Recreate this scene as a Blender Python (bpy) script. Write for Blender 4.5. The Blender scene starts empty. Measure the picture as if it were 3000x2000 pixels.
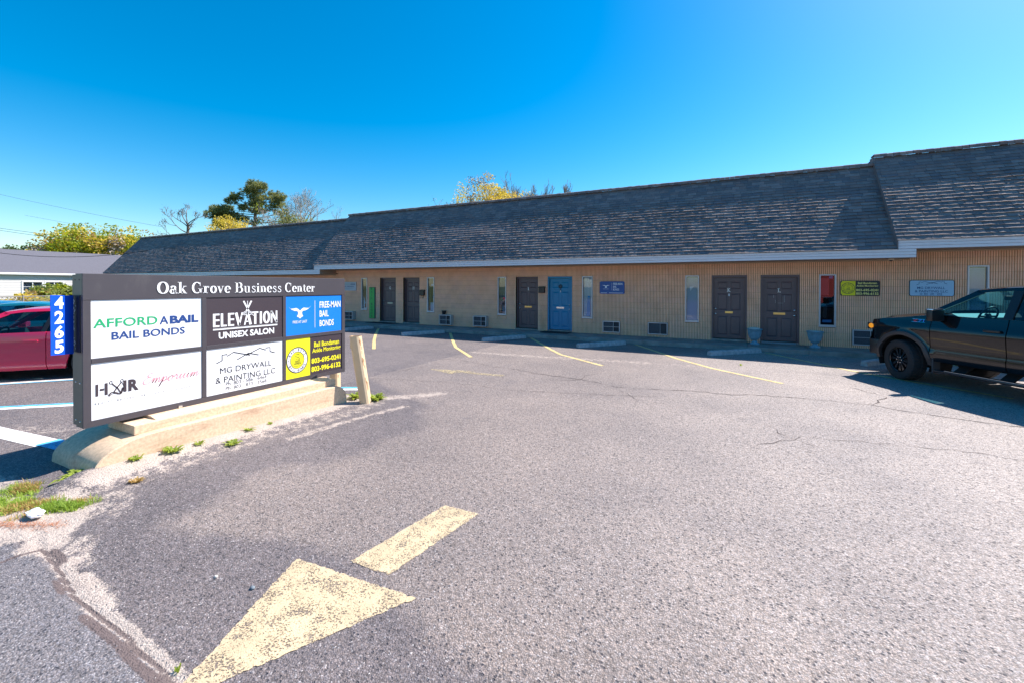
import bpy, math, random
from mathutils import Vector, Matrix, noise as mnoise
R = math.radians
rnd = random.Random(7)
S = bpy.context.scene
# ---------------------------------------------------------------- camera
cam_d = bpy.data.cameras.new("camera")
cam = bpy.data.objects.new("camera", cam_d)
S.collection.objects.link(cam)
S.camera = cam
cam_d.sensor_width = 36.0
cam_d.lens = 36.0 * 1265.26 / 3000.0
cam_d.shift_y = -149.6 / 3000.0
cam_d.clip_start = 0.05
cam_d.clip_end = 3000
_yaw, _pitch, _roll = R(26.527), R(-0.561), R(0.177)
_f = Vector((-math.sin(_yaw) * math.cos(_pitch), math.cos(_yaw) * math.cos(_pitch), math.sin(_pitch)))
_r = Vector((math.cos(_yaw), math.sin(_yaw), 0))
_u = _r.cross(_f)
_r2 = _r * math.cos(_roll) + _u * math.sin(_roll)
_u2 = -_r * math.sin(_roll) + _u * math.cos(_roll)
_m = Matrix((_r2, _u2, -_f)).transposed().to_4x4()
_m.translation = Vector((0, 0, 1.92))
cam.matrix_world = _m
# ---------------------------------------------------------------- sun and sky
SUN_A, SUN_B = 0.56, 0.71           # towards the sun: +X and +Y per metre of height
sun_dir = Vector((SUN_A, SUN_B, 1)).normalized()
sun_el = math.asin(sun_dir.z)
sun_az = math.atan2(sun_dir.x, sun_dir.y)
sl = bpy.data.lights.new("sun", 'SUN')
sl.energy = 5.0
sl.angle = R(0.53)
sl.color = (1.0, 0.93, 0.86)
so = bpy.data.objects.new("sun", sl)
S.collection.objects.link(so)
so.rotation_euler = (-sun_dir).to_track_quat('-Z', 'Y').to_euler()
so.location = (20, 30, 40)
W = bpy.data.worlds.new("World")
S.world = W
W.use_nodes = True
wn, wl = W.node_tree.nodes, W.node_tree.links
bg = wn["Background"]
sky = wn.new("ShaderNodeTexSky")
sky.sky_type = 'NISHITA'
sky.sun_disc = False
sky.sun_elevation = sun_el
sky.sun_rotation = sun_az
sky.air_density = 1.0
sky.dust_density = .5
sky.ozone_density = 2.0
hs = wn.new("ShaderNodeHueSaturation")
hs.inputs['Hue'].default_value = 0.492
hs.inputs['Saturation'].default_value = 1.6
wl.new(sky.outputs[0], hs.inputs['Color'])
wl.new(hs.outputs[0], bg.inputs['Color'])
bg.inputs['Strength'].default_value = 0.102
vs = S.view_settings
vs.view_transform = 'Standard'
vs.look = 'None'
vs.gamma = 1.0
vs.use_curve_mapping = False
vs.exposure = 0.98
S.cycles.max_bounces = 7
S.cycles.transparent_max_bounces = 12

# ---------------------------------------------------------------- materials
def mat(name, col, rough=0.7, metal=0.0, spec=0.5, var=0.0, vscale=8.0, bump=0.0, bscale=60.0, coat=0.0, ior=None, col2=None, stretch=None, emit=None, world=False):
    m = bpy.data.materials.new(name)
    m.use_nodes = True
    n, l = m.node_tree.nodes, m.node_tree.links
    b = n["Principled BSDF"]
    b.inputs['Base Color'].default_value = (*col, 1)
    b.inputs['Roughness'].default_value = rough
    b.inputs['Metallic'].default_value = metal
    b.inputs['Specular IOR Level'].default_value = spec
    b.inputs['Coat Weight'].default_value = coat
    b.inputs['Coat Roughness'].default_value = 0.03
    if ior: b.inputs['IOR'].default_value = ior
    if emit:
        b.inputs['Emission Color'].default_value = (*emit[0], 1)
        b.inputs['Emission Strength'].default_value = emit[1]
    tc = n.new("ShaderNodeTexCoord")
    vec = tc.outputs['Object']
    if world:
        vec = n.new("ShaderNodeNewGeometry").outputs['Position']
    if stretch:
        mp = n.new("ShaderNodeMapping")
        mp.inputs['Scale'].default_value = stretch
        l.new(vec, mp.inputs[0]); vec = mp.outputs[0]
    if var > 0 or col2:
        t = n.new("ShaderNodeTexNoise")
        t.inputs['Scale'].default_value = vscale
        t.inputs['Detail'].default_value = 6
        t.inputs['Roughness'].default_value = 0.65
        l.new(vec, t.inputs['Vector'])
        r = n.new("ShaderNodeValToRGB")
        c2 = col2 if col2 else tuple(min(1, c * (1 + var)) for c in col)
        c1 = col if col2 else tuple(c * (1 - var) for c in col)
        r.color_ramp.elements[0].position = 0.32
        r.color_ramp.elements[1].position = 0.68
        r.color_ramp.elements[0].color = (*c1, 1)
        r.color_ramp.elements[1].color = (*c2, 1)
        l.new(t.outputs['Fac'], r.inputs[0])
        l.new(r.outputs[0], b.inputs['Base Color'])
    if bump > 0:
        t = n.new("ShaderNodeTexNoise")
        t.inputs['Scale'].default_value = bscale
        t.inputs['Detail'].default_value = 5
        l.new(vec, t.inputs['Vector'])
        bp = n.new("ShaderNodeBump")
        bp.inputs['Strength'].default_value = bump
        bp.inputs['Distance'].default_value = 0.01
        l.new(t.outputs['Fac'], bp.inputs['Height'])
        l.new(bp.outputs[0], b.inputs['Normal'])
    return m

def stain(m, col, scale, lo, hi, amt, stretch=(1, 1, 1)):
    """broad stains and dirt mixed over a material's own colour, in place coordinates"""
    n, l = m.node_tree.nodes, m.node_tree.links
    b = n["Principled BSDF"]; s = b.inputs['Base Color']
    mx = n.new("ShaderNodeMix"); mx.data_type = 'RGBA'
    if s.links: l.new(s.links[0].from_socket, mx.inputs[6])
    else: mx.inputs[6].default_value = s.default_value[:]
    mx.inputs[7].default_value = (*col, 1)
    g = n.new("ShaderNodeNewGeometry"); mp = n.new("ShaderNodeMapping"); mp.inputs['Scale'].default_value = stretch; l.new(g.outputs['Position'], mp.inputs[0])
    t = n.new("ShaderNodeTexNoise"); t.inputs['Scale'].default_value = scale; t.inputs['Detail'].default_value = 7; t.inputs['Roughness'].default_value = .65; l.new(mp.outputs[0], t.inputs['Vector'])
    r = n.new("ShaderNodeMapRange"); l.new(t.outputs['Fac'], r.inputs[0]); r.inputs[1].default_value = lo; r.inputs[2].default_value = hi; r.inputs[4].default_value = amt
    l.new(r.outputs[0], mx.inputs[0]); l.new(mx.outputs[2], s)
    return m

def glass(name, tint, transp=0.5, rough=0.02, ior=1.6):
    m = bpy.data.materials.new(name)
    m.use_nodes = True
    n, l = m.node_tree.nodes, m.node_tree.links
    out = n["Material Output"]
    n.remove(n["Principled BSDF"])
    g = n.new("ShaderNodeBsdfGlossy"); g.inputs['Roughness'].default_value = rough
    g.inputs['Color'].default_value = (0.95, 0.98, 1, 1)
    t = n.new("ShaderNodeBsdfTransparent"); t.inputs['Color'].default_value = (*tint, 1)
    lw = n.new("ShaderNodeLayerWeight"); lw.inputs['Blend'].default_value = .5     # facing: same from both sides of the sheet
    f0 = ((ior - 1) / (ior + 1)) ** 2
    pw = n.new("ShaderNodeMath"); pw.operation = 'POWER'; l.new(lw.outputs['Facing'], pw.inputs[0]); pw.inputs[1].default_value = 4.0
    fr = n.new("ShaderNodeMath"); fr.operation = 'MULTIPLY_ADD'; l.new(pw.outputs[0], fr.inputs[0]); fr.inputs[1].default_value = 1 - f0; fr.inputs[2].default_value = f0
    mx = n.new("ShaderNodeMixShader")
    l.new(fr.outputs[0], mx.inputs[0]); l.new(t.outputs[0], mx.inputs[1]); l.new(g.outputs[0], mx.inputs[2])
    l.new(mx.outputs[0], out.inputs[0])
    return m

# ---------------------------------------------------------------- mesh builder
class MB:
    def __init__(self): self.v = []; self.f = []; self.m = []; self.uvs = None
    def add(self, vs, fs, mi=0):
        o = len(self.v); self.v += [tuple(p) for p in vs]
        for f in fs: self.f.append(tuple(i + o for i in f)); self.m.append(mi)
        return o
    def box(self, x0, x1, y0, y1, z0, z1, mi=0, bev=0.0):
        if bev > 0: return self.bbox(x0, x1, y0, y1, z0, z1, bev, mi)
        vs = [(x0, y0, z0), (x1, y0, z0), (x1, y1, z0), (x0, y1, z0), (x0, y0, z1), (x1, y0, z1), (x1, y1, z1), (x0, y1, z1)]
        self.add(vs, [(0, 3, 2, 1), (4, 5, 6, 7), (0, 1, 5, 4), (1, 2, 6, 5), (2, 3, 7, 6), (3, 0, 4, 7)], mi)
    def bbox(self, x0, x1, y0, y1, z0, z1, b, mi=0):
        import bmesh
        bm = bmesh.new()
        vs = [bm.verts.new(p) for p in [(x0, y0, z0), (x1, y0, z0), (x1, y1, z0), (x0, y1, z0), (x0, y0, z1), (x1, y0, z1), (x1, y1, z1), (x0, y1, z1)]]
        for f in [(0, 3, 2, 1), (4, 5, 6, 7), (0, 1, 5, 4), (1, 2, 6, 5), (2, 3, 7, 6), (3, 0, 4, 7)]: bm.faces.new([vs[i] for i in f])
        bmesh.ops.bevel(bm, geom=bm.edges[:], offset=b, segments=2, affect='EDGES', profile=0.6)
        bm.verts.index_update()
        self.add([v.co[:] for v in bm.verts], [[v.index for v in f.verts] for f in bm.faces], mi)
        bm.free()
    def quad(self, a, b, c, d, mi=0): self.add([a, b, c, d], [(0, 1, 2, 3)], mi)
    def tri(self, a, b, c, mi=0): self.add([a, b, c], [(0, 1, 2)], mi)
    def prism(self, poly, axis, a, b, mi=0):
        # poly: 2D points; axis 0 -> (y,z), 1 -> (x,z), 2 -> (x,y)
        def P(p, t):
            if axis == 0: return (t, p[0], p[1])
            if axis == 1: return (p[0], t, p[1])
            return (p[0], p[1], t)
        n = len(poly)
        vs = [P(p, a) for p in poly] + [P(p, b) for p in poly]
        fs = [tuple(range(n))[::-1], tuple(range(n, 2 * n))]
        for i in range(n):
            j = (i + 1) % n; fs.append((i, j, n + j, n + i))
        self.add(vs, fs, mi)
    def tube(self, pts, rad, n=6, mi=0, cap=True):
        pts = [Vector(p) for p in pts]
        rads = rad if isinstance(rad, (list, tuple)) else [rad] * len(pts)
        up = Vector((0, 0, 1)); vs = []; N = len(pts)
        pa = None
        for i, p in enumerate(pts):
            d = (pts[min(i + 1, N - 1)] - pts[max(i - 1, 0)])
            if d.length < 1e-9: d = Vector((0, 0, 1))
            d.normalize()
            a = (pa - d * pa.dot(d)) if pa is not None else d.orthogonal()
            if a.length < 1e-6: a = d.orthogonal()
            a.normalize(); pa = a; b = d.cross(a)
            for k in range(n):
                t = 2 * math.pi * k / n
                vs.append(p + (a * math.cos(t) + b * math.sin(t)) * rads[i])
        fs = []
        for i in range(N - 1):
            for k in range(n):
                k2 = (k + 1) % n
                fs.append((i * n + k, i * n + k2, (i + 1) * n + k2, (i + 1) * n + k))
        if cap and n > 2:
            fs.append(tuple(range(n))[::-1]); fs.append(tuple(range((N - 1) * n, N * n)))
        self.add(vs, fs, mi)
    def grid(self, rows, mi=0, closed=False, flip=False):
        h, w = len(rows), len(rows[0])
        vs = [p for r in rows for p in r]; fs = []
        for i in range(h - 1):
            for j in range(w if closed else w - 1):
                j2 = (j + 1) % w
                q = (i * w + j, i * w + j2, (i + 1) * w + j2, (i + 1) * w + j)
                fs.append(q[::-1] if flip else q)
        self.add(vs, fs, mi)
    def lathe(self, prof, n=32, axis='z', c=(0, 0, 0), mi=0):
        rows = []
        for (r, h) in prof:
            row = []
            for k in range(n):
                t = 2 * math.pi * k / n; a, b = r * math.cos(t), r * math.sin(t)
                if axis == 'z': p = (c[0] + a, c[1] + b, c[2] + h)
                elif axis == 'y': p = (c[0] + a, c[1] + h, c[2] + b)
                else: p = (c[0] + h, c[1] + a, c[2] + b)
                row.append(p)
            rows.append(row)
        self.grid(rows, mi, closed=True, flip=(axis == 'y'))
    def disc(self, c, r, n, axis='y', mi=0):
        vs = []
        for k in range(n):
            t = 2 * math.pi * k / n; a, b = r * math.cos(t), r * math.sin(t)
            vs.append((c[0] + a, c[1], c[2] + b) if axis == 'y' else ((c[0], c[1] + a, c[2] + b) if axis == 'x' else (c[0] + a, c[1] + b, c[2])))
        self.add(vs, [tuple(range(n))], mi)
    def mesh(self, name, mats, smooth=False, off=(0, 0, 0), autosmooth=None):
        me = bpy.data.meshes.new(name)
        ox, oy, oz = off
        me.from_pydata([(x - ox, y - oy, z - oz) for (x, y, z) in self.v], [], self.f)
        mats = mats if isinstance(mats, (list, tuple)) else [mats]
        for m in mats: me.materials.append(m)
        if len(mats) > 1: me.polygons.foreach_set("material_index", [min(i, len(mats) - 1) for i in self.m])
        if smooth: me.polygons.foreach_set("use_smooth", [True] * len(me.polygons))
        me.update()
        if autosmooth is not None:
            me.set_sharp_from_angle(angle=R(autosmooth))
        return me

def link(name, me, parent=None, loc=None):
    o = bpy.data.objects.new(name, me)
    S.collection.objects.link(o)
    if parent is not None: o.parent = parent
    if loc is not None: o.location = loc
    return o
def tag(o, label=None, cat=None, group=None, kind=None):
    if label: o['label'] = label
    if cat: o['category'] = cat
    if group: o['group'] = group
    if kind: o['kind'] = kind
    return o
def thing(name, label, cat, loc=(0, 0, 0), rz=0.0, group=None):
    o = bpy.data.objects.new(name, None)
    o.empty_display_size = 0.2
    S.collection.objects.link(o)
    o.location = loc; o.rotation_euler = (0, 0, rz)
    return tag(o, label, cat, group)
def worldloc(p):
    v = Vector((0, 0, 0))
    while p is not None: v += Vector(p.location); p = p.parent
    return v
def part(name, mb, mats, parent, smooth=False, label=None, kind=None, auto=None):
    """mb holds world coordinates (parents unrotated); stored relative to the parent chain."""
    w = worldloc(parent)
    me = mb.mesh(name, mats, smooth or auto is not None, off=w, autosmooth=auto)
    o = link(name, me, parent)
    if label: o['label'] = label
    if kind: o['kind'] = kind
    return o
def lpart(name, mb, mats, parent, smooth=False, label=None, auto=None):
    """mb holds coordinates local to the thing."""
    o = link(name, mb.mesh(name, mats, smooth or auto is not None, autosmooth=auto), parent)
    if label: o['label'] = label
    return o
def copy_tree(o, parent=None):
    c = o.copy(); S.collection.objects.link(c)
    if parent is not None: c.parent = parent
    for ch in list(o.children): copy_tree(ch, c)
    return c
def subtract(rects, holes):
    for (hx0, hx1, hz0, hz1) in holes:
        out = []
        for (x0, x1, z0, z1) in rects:
            if hx0 >= x1 - 1e-6 or hx1 <= x0 + 1e-6 or hz0 >= z1 - 1e-6 or hz1 <= z0 + 1e-6:
                out.append((x0, x1, z0, z1)); continue
            a, b = max(x0, hx0), min(x1, hx1)
            if a - x0 > 1e-4: out.append((x0, a, z0, z1))
            if x1 - b > 1e-4: out.append((b, x1, z0, z1))
            if hz0 - z0 > 1e-4: out.append((a, b, z0, hz0))
            if z1 - hz1 > 1e-4: out.append((a, b, hz1, z1))
        rects = out
    return rects

# ---------------------------------------------------------------- lettering
_tc = {}
def text2d(s, bold=0.0):
    k = (s, bold)
    if k in _tc: return _tc[k]
    cu = bpy.data.curves.new("t", 'FONT')
    cu.body = s; cu.offset = bold; cu.resolution_u = 3
    ob = bpy.data.objects.new("t", cu)
    S.collection.objects.link(ob)
    dg = bpy.context.evaluated_depsgraph_get(); dg.update()
    me = bpy.data.meshes.new_from_object(ob.evaluated_get(dg))
    vs = [(v.co.x, v.co.y) for v in me.vertices]; fs = [tuple(p.vertices) for p in me.polygons]
    bpy.data.objects.remove(ob); bpy.data.curves.remove(cu); bpy.data.meshes.remove(me)
    _tc[k] = (vs, fs)
    return vs, fs
def fit(vf, u0, u1, v0, v1):
    vs, fs = vf
    a0, a1 = min(p[0] for p in vs), max(p[0] for p in vs); b0, b1 = min(p[1] for p in vs), max(p[1] for p in vs)
    return [(u0 + (p[0] - a0) / (a1 - a0) * (u1 - u0), v0 + (p[1] - b0) / (b1 - b0) * (v1 - v0)) for p in vs], fs
def emboss(mb, vf, mp, d=0.003, mi=0):
    """flat lettering as a thin raised film: mp(u,v,h)->3D"""
    vs, fs = vf
    mb.add([mp(u, v, d) for (u, v) in vs], fs, mi)
def stroke(pts, thick, thin=None, closed=False):
    """calligraphic stroke: thick where it runs vertically, thin where it runs across"""
    if thin is None: thin = thick
    N = len(pts); L = []; Rr = []
    for i, p in enumerate(pts):
        a = pts[(i - 1) % N] if (closed or i > 0) else pts[0]
        b = pts[(i + 1) % N] if (closed or i < N - 1) else pts[-1]
        dx, dy = b[0] - a[0], b[1] - a[1]; l = math.hypot(dx, dy) or 1
        dx /= l; dy /= l
        h = (thin + (thick - thin) * abs(dy) ** 1.6) / 2
        L.append((p[0] - dy * h, p[1] + dx * h)); Rr.append((p[0] + dy * h, p[1] - dx * h))
    vs = L + Rr; fs = []
    for i in range(N if closed else N - 1):
        j = (i + 1) % N; fs.append((i, N + i, N + j, j))
    return vs, fs
def arc(cx, cy, rx, ry, a0, a1, n=14):
    return [(cx + rx * math.cos(R(a0 + (a1 - a0) * i / n)), cy + ry * math.sin(R(a0 + (a1 - a0) * i / n))) for i in range(n + 1)]
def merge(lst):
    V, F = [], []
    for vs, fs in lst:
        o = len(V); V += vs; F += [tuple(i + o for i in f) for f in fs]
    return V, F
def rect(x0, x1, y0, y1): return [(x0, y0), (x1, y0), (x1, y1), (x0, y1)], [(0, 1, 2, 3)]
TK, TN = 0.185, 0.06
def stem(x, y0, y1, s0=True, s1=True, sl=0.1, w=TK):
    l = [rect(x - w / 2, x + w / 2, y0, y1)]
    if s0: l.append(rect(x - w / 2 - sl, x + w / 2 + sl, y0, y0 + 0.045))
    if s1 == 'l': l.append(rect(x - w / 2 - sl, x, y1 - 0.045, y1))
    elif s1: l.append(rect(x - w / 2 - sl, x + w / 2 + sl, y1 - 0.045, y1))
    return l
def serif_glyph(ch):
    A = lambda *a, **k: stroke(arc(*a), TK, TN, **k)
    if ch == 'O': return [stroke(arc(.42, .5, .33, .48, 0, 345, 23), TK * 1.15, TN, True)], .86
    if ch == 'G': return [A(.42, .5, .33, .48, 48, 300)] + [rect(.62, .79, .06, .42), rect(.54, .88, .38, .425), rect(.66, .71, .66, .97), stroke([(.58, .07), (.7, .14)], .09)], .92
    if ch == 'B': return stem(.2, 0, 1) + [stroke([(.2, .975), (.4, .975)] + arc(.42, .75, .22, .225, 90, -90), TK, TN), stroke([(.2, .525), (.42, .525)] + arc(.46, .275, .25, .25, 90, -90) + [(.2, .025)], TK, TN)], .84
    if ch == 'C': return [A(.42, .5, .33, .48, 48, 315), rect(.68, .73, .64, .98)], .82
    if ch == 'a': return [A(.24, .18, .15, .17, 0, 359), rect(.35, .50, .06, .5), A(.28, .47, .15, .17, 160, 0), stroke([(.45, .08), (.5, .03), (.6, .06)], .07), stroke(arc(.15, .48, .03, .03, 0, 330), .05)], .62
    if ch == 'k': return stem(.17, 0, 1, True, 'l') + [stroke([(.24, .27), (.5, .62)], .05), stroke([(.33, .38), (.55, .02)], .16), rect(.38, .66, .605, .65), rect(.42, .7, 0, .045)], .70
    if ch == 'r': return stem(.17, 0, .65, True, 'l') + [stroke([(.25, .42), (.31, .56), (.4, .63), (.47, .58)], .06), stroke(arc(.45, .55, .035, .035, 0, 330), .07)], .54
    if ch == 'o': return [stroke(arc(.3, .325, .21, .31, 0, 345, 23), TK, TN, True)], .60
    if ch == 'v': return [stroke([(.12, .64), (.31, .01)], .15), stroke([(.31, .01), (.5, .64)], .05), rect(0, .25, .605, .65), rect(.4, .62, .605, .65)], .62
    if ch == 'e': return [A(.3, .325, .21, .31, 0, 318), rect(.13, .50, .32, .36)], .58
    if ch == 'u': return [rect(.09, .24, .17, .64), rect(0, .17, .605, .65), stroke(arc(.3, .17, .13, .15, 180, 300), .12, .05), rect(.43, .58, 0, .64), rect(.34, .5, .605, .65), rect(.5, .66, 0, .045)], .70
    if ch == 's': return [stroke([(.42, .52), (.36, .61), (.25, .63), (.14, .57), (.13, .46), (.22, .38), (.35, .31), (.43, .22), (.41, .09), (.28, .02), (.14, .05), (.08, .14)], .09, .07), rect(.40, .44, .45, .64), rect(.065, .105, .01, .2)], .52
    if ch == 'i': return stem(.17, 0, .65, True, 'l', .09) + [stroke(arc(.17, .85, .045, .045, 0, 330), .09)], .36
    if ch == 'n': return stem(.17, 0, .65, True, 'l', .09) + [stroke([(.25, .45)] + arc(.36, .45, .13, .18, 170, 0), .12, .05)] + stem(.5, 0, .46, True, False, .09), .68
    if ch == 't': return [rect(.13, .28, .1, .8), rect(.03, .42, .605, .65), stroke([(.21, .12), (.27, .03), (.37, .05), (.42, .13)], .07)], .46
    return [], .32
def serif_text(s):
    x = 0; L = []
    for ch in s:
        g, w = serif_glyph(ch)
        for vs, fs in g: L.append(([(p[0] + x, p[1]) for p in vs], fs))
        x += w + 0.035
    return merge(L)
def smooth_pts(p, n=5):
    out = []
    for i in range(len(p) - 1):
        a = p[max(i - 1, 0)]; b = p[i]; c = p[i + 1]; d = p[min(i + 2, len(p) - 1)]
        for k in range(n):
            t = k / n; t2, t3 = t * t, t * t * t
            out.append(tuple(0.5 * ((2 * b[j]) + (-a[j] + c[j]) * t + (2 * a[j] - 5 * b[j] + 4 * c[j] - d[j]) * t2 + (-a[j] + 3 * b[j] - 3 * c[j] + d[j]) * t3) for j in (0, 1)))
    out.append(p[-1])
    return out
def script_text():
    G = {
        'E': ([(.55, .92), (.42, 1.0), (.28, .9), (.3, .7), (.48, .62), (.3, .58), (.12, .38), (.12, .15), (.28, .0), (.5, .08), (.68, .3)], .66),
        'm': ([(0, .3), (.1, .5), (.12, .3), (.08, .02), (.2, .4), (.3, .5), (.32, .3), (.28, .02), (.4, .4), (.5, .5), (.53, .3), (.52, .08), (.62, .1), (.7, .3)], .68),
        'p': ([(0, .3), (.1, .5), (.08, .1), (0, -.45), (.1, .1), (.2, .45), (.34, .45), (.34, .18), (.2, .03), (.14, .1), (.4, .15), (.5, .3)], .48),
        'o': ([(0, .3), (.2, .48), (.08, .4), (.04, .15), (.16, .0), (.3, .12), (.32, .36), (.22, .48), (.45, .36)], .42),
        'r': ([(0, .3), (.12, .58), (.14, .44), (.26, .46), (.24, .2), (.3, .05), (.45, .3)], .42),
        'i': ([(0, .3), (.1, .5), (.08, .15), (.16, .03), (.3, .3)], .28),
        'u': ([(0, .3), (.1, .5), (.08, .15), (.16, .02), (.3, .2), (.38, .5), (.36, .15), (.44, .03), (.58, .3)], .56)}
    x = 0; L = []
    for ch in 'Emporium':
        p, w = G[ch]
        q = [(x + a + 0.28 * b, b) for a, b in smooth_pts(p)]
        L.append(stroke(q, .085, .045)); x += w
        if ch == 'i': L.append(stroke([(x - .02, .68), (x + .02, .74)], .06))
    return merge(L)
# ================================================================= THE SETTING: ground
def smooth01(t): t = max(0.0, min(1.0, t)); return t * t * (3 - 2 * t)
def N3(x, y, s, o=0.0): return mnoise.noise(Vector((x * s + o, y * s - o, o)))
def pl_dist(x, y, pl):
    best = 1e9
    for i in range(len(pl) - 1):
        (x0, y0), (x1, y1) = pl[i], pl[i + 1]
        dx, dy = x1 - x0, y1 - y0; t = max(0, min(1, ((x - x0) * dx + (y - y0) * dy) / (dx * dx + dy * dy)))
        best = min(best, math.hypot(x - x0 - t * dx, y - y0 - t * dy))
    return best
SEAM = [(-4.9, 1.36), (-4.51, 1.27), (-4.21, 1.25), (-3.88, 1.21), (-3.62, 1.17), (-3.26, 1.16), (-2.94, 1.16), (-2.68, 1.14), (-2.36, 1.13), (-1.6, 1.02), (0, .85), (3, .6)]
SEAM2 = [(-4.9, 0.7), (-4.6, .95), (-4.5, 1.08), (-4.48, 1.17), (-4.45, 1.27)]
SANDS = [([(-5.45, 1.95), (-5.52, 2.4), (-5.54, 3.0), (-5.54, 3.8), (-5.54, 4.6), (-5.5, 5.3)], .14, 1.1),
         ([(-5.25, 2.0), (-5.25, 3.0), (-5.2, 4.0), (-5.1, 5.2)], .26, .48),
         ([(-5.3, 1.66), (-4.95, 1.6), (-4.72, 1.45)], .14, 1.05), ([(-4.78, 1.42), (-4.5, 1.30)], .15, .92),
         ([(-6.5, 1.35), (-5.9, 1.3), (-5.3, 1.25), (-4.9, 1.34)], .26, .95), ([(-5.5, 1.8), (-5.0, 1.9), (-4.7, 1.75)], .22, .5),
         ([(x_, y_ + .02) for x_, y_ in SEAM[1:9]], .040, 1.05), ([(-3.78, 1.24), (-3.5, 1.22), (-3.3, 1.20)], .075, 1.05),
         ([(-4.3, 1.42), (-4.15, 1.32), (-4.0, 1.3)], .12, .62),
         ([(-5.6, 5.2), (-5.5, 5.6), (-5.3, 5.6), (-4.9, 5.95), (-4.6, 6.3)], .17, .66),
         ([(-6.0, 5.3), (-5.4, 5.35)], .22, 1.1),
         ([(-6.6, 10.75), (-5.5, 10.8), (-4.4, 10.92), (-2.6, 11.2), (-1.8, 11.25)], .26, .52),
         ([(-1.8, 11.25), (-.5, 11.35), (.5, 11.1), (1.8, 11.5)], .2, .42),
         ([(-4.9, 3.6), (-4.8, 4.6), (-4.6, 5.4)], .10, .6),
         ([(-7.2, 2.2), (-7.6, 2.8), (-7.5, 4)], .3, .5), ([(-8.6, 2.1), (-7.6, 2.6)], .3, .45)]
def ground_mask(x, y):
    sand = 0.0
    if -9 < x < 4 and 0.3 < y < 13:
        for pl, w, a in SANDS:
            d = pl_dist(x, y, pl)
            if d < w * 2.2: sand = max(sand, a * smooth01(1 - d / (w * 2.0)))
    sand += 0.0
    # darker, newer asphalt: the strip along the sign and the apron near the street
    d1 = (-3.95 + 0.28 * math.sin(y * 1.9) - 0.1 * math.sin(y * 5)) - x if y < 5.6 else (-4.3 - (y - 5.6) * 2.2) - x
    d2 = (2.02 + 0.18 * math.sin(x * 2.1 + .6)) - y
    dark = max(smooth01(d1 / 0.9 + .5), smooth01(d2 / 0.5 + .5))
    if x < -6.7: dark = 0.62
    sy = 1.13 + (0.02 if x > -2.4 else 0.05 * (-2.36 - x)) - max(0, x + 2.4) * .09
    road = smooth01((sy - y) / 0.05 + .5) if x > -4.5 else smooth01((-(x + 4.5) * 0.15 + 1.2 - y) / .05)
    if y < -9: road = 1
    # paler to the right: brightness from the viewing angle painted into the colour
    pale = smooth01((x + 3.2) / 6.0) * smooth01((y - 1.6) / 1.5)
    return min(1, sand), max(dark * (1 - road), 0), road, pale
def joint_mask(x, y):
    """open joint between the two asphalt sheets: broken brown grime beside the line of silt"""
    if not (-5 < x < -1.2 and .8 < y < 1.5): return 0.0
    v = 0.0
    for off, w, lo, hi in ((.04, .045, -4.45, -4.02), (-.04, .035, -3.98, -3.62), (-.045, .045, -3.42, -2.0), (0, .022, -4.55, -2.0)):
        if lo < x < hi: v = max(v, smooth01(1 - pl_dist(x, y - off, SEAM) / w) * min(1, (x - lo) / .12, (hi - x) / .12))
    if x < -4.35: v = max(v, smooth01(1 - pl_dist(x, y, SEAM2) / .03))
    return v
def ground_z(x, y):
    z = 0.0
    d = pl_dist(x, y, [(-5.62, 1.9), (-5.62, 3.4), (-5.62, 4.8)])
    if d < .5 and x > -5.7: z += 0.10 * smooth01(1 - d / .45) * (1 - smooth01((y - 1.9) / 3.6) * .8)
    if 0.4 < y < 6 and -7 < x < -4:
        z += 0.012 * N3(x, y, 5.0, 3.0) + 0.006 * N3(x, y, 17, 1)
    ds = pl_dist(x, y, SEAM) if y < 2.0 and -5.2 < x < 3.2 else 9
    if ds < .05: z -= 0.012 * (1 - ds / .05)
    return z
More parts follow.
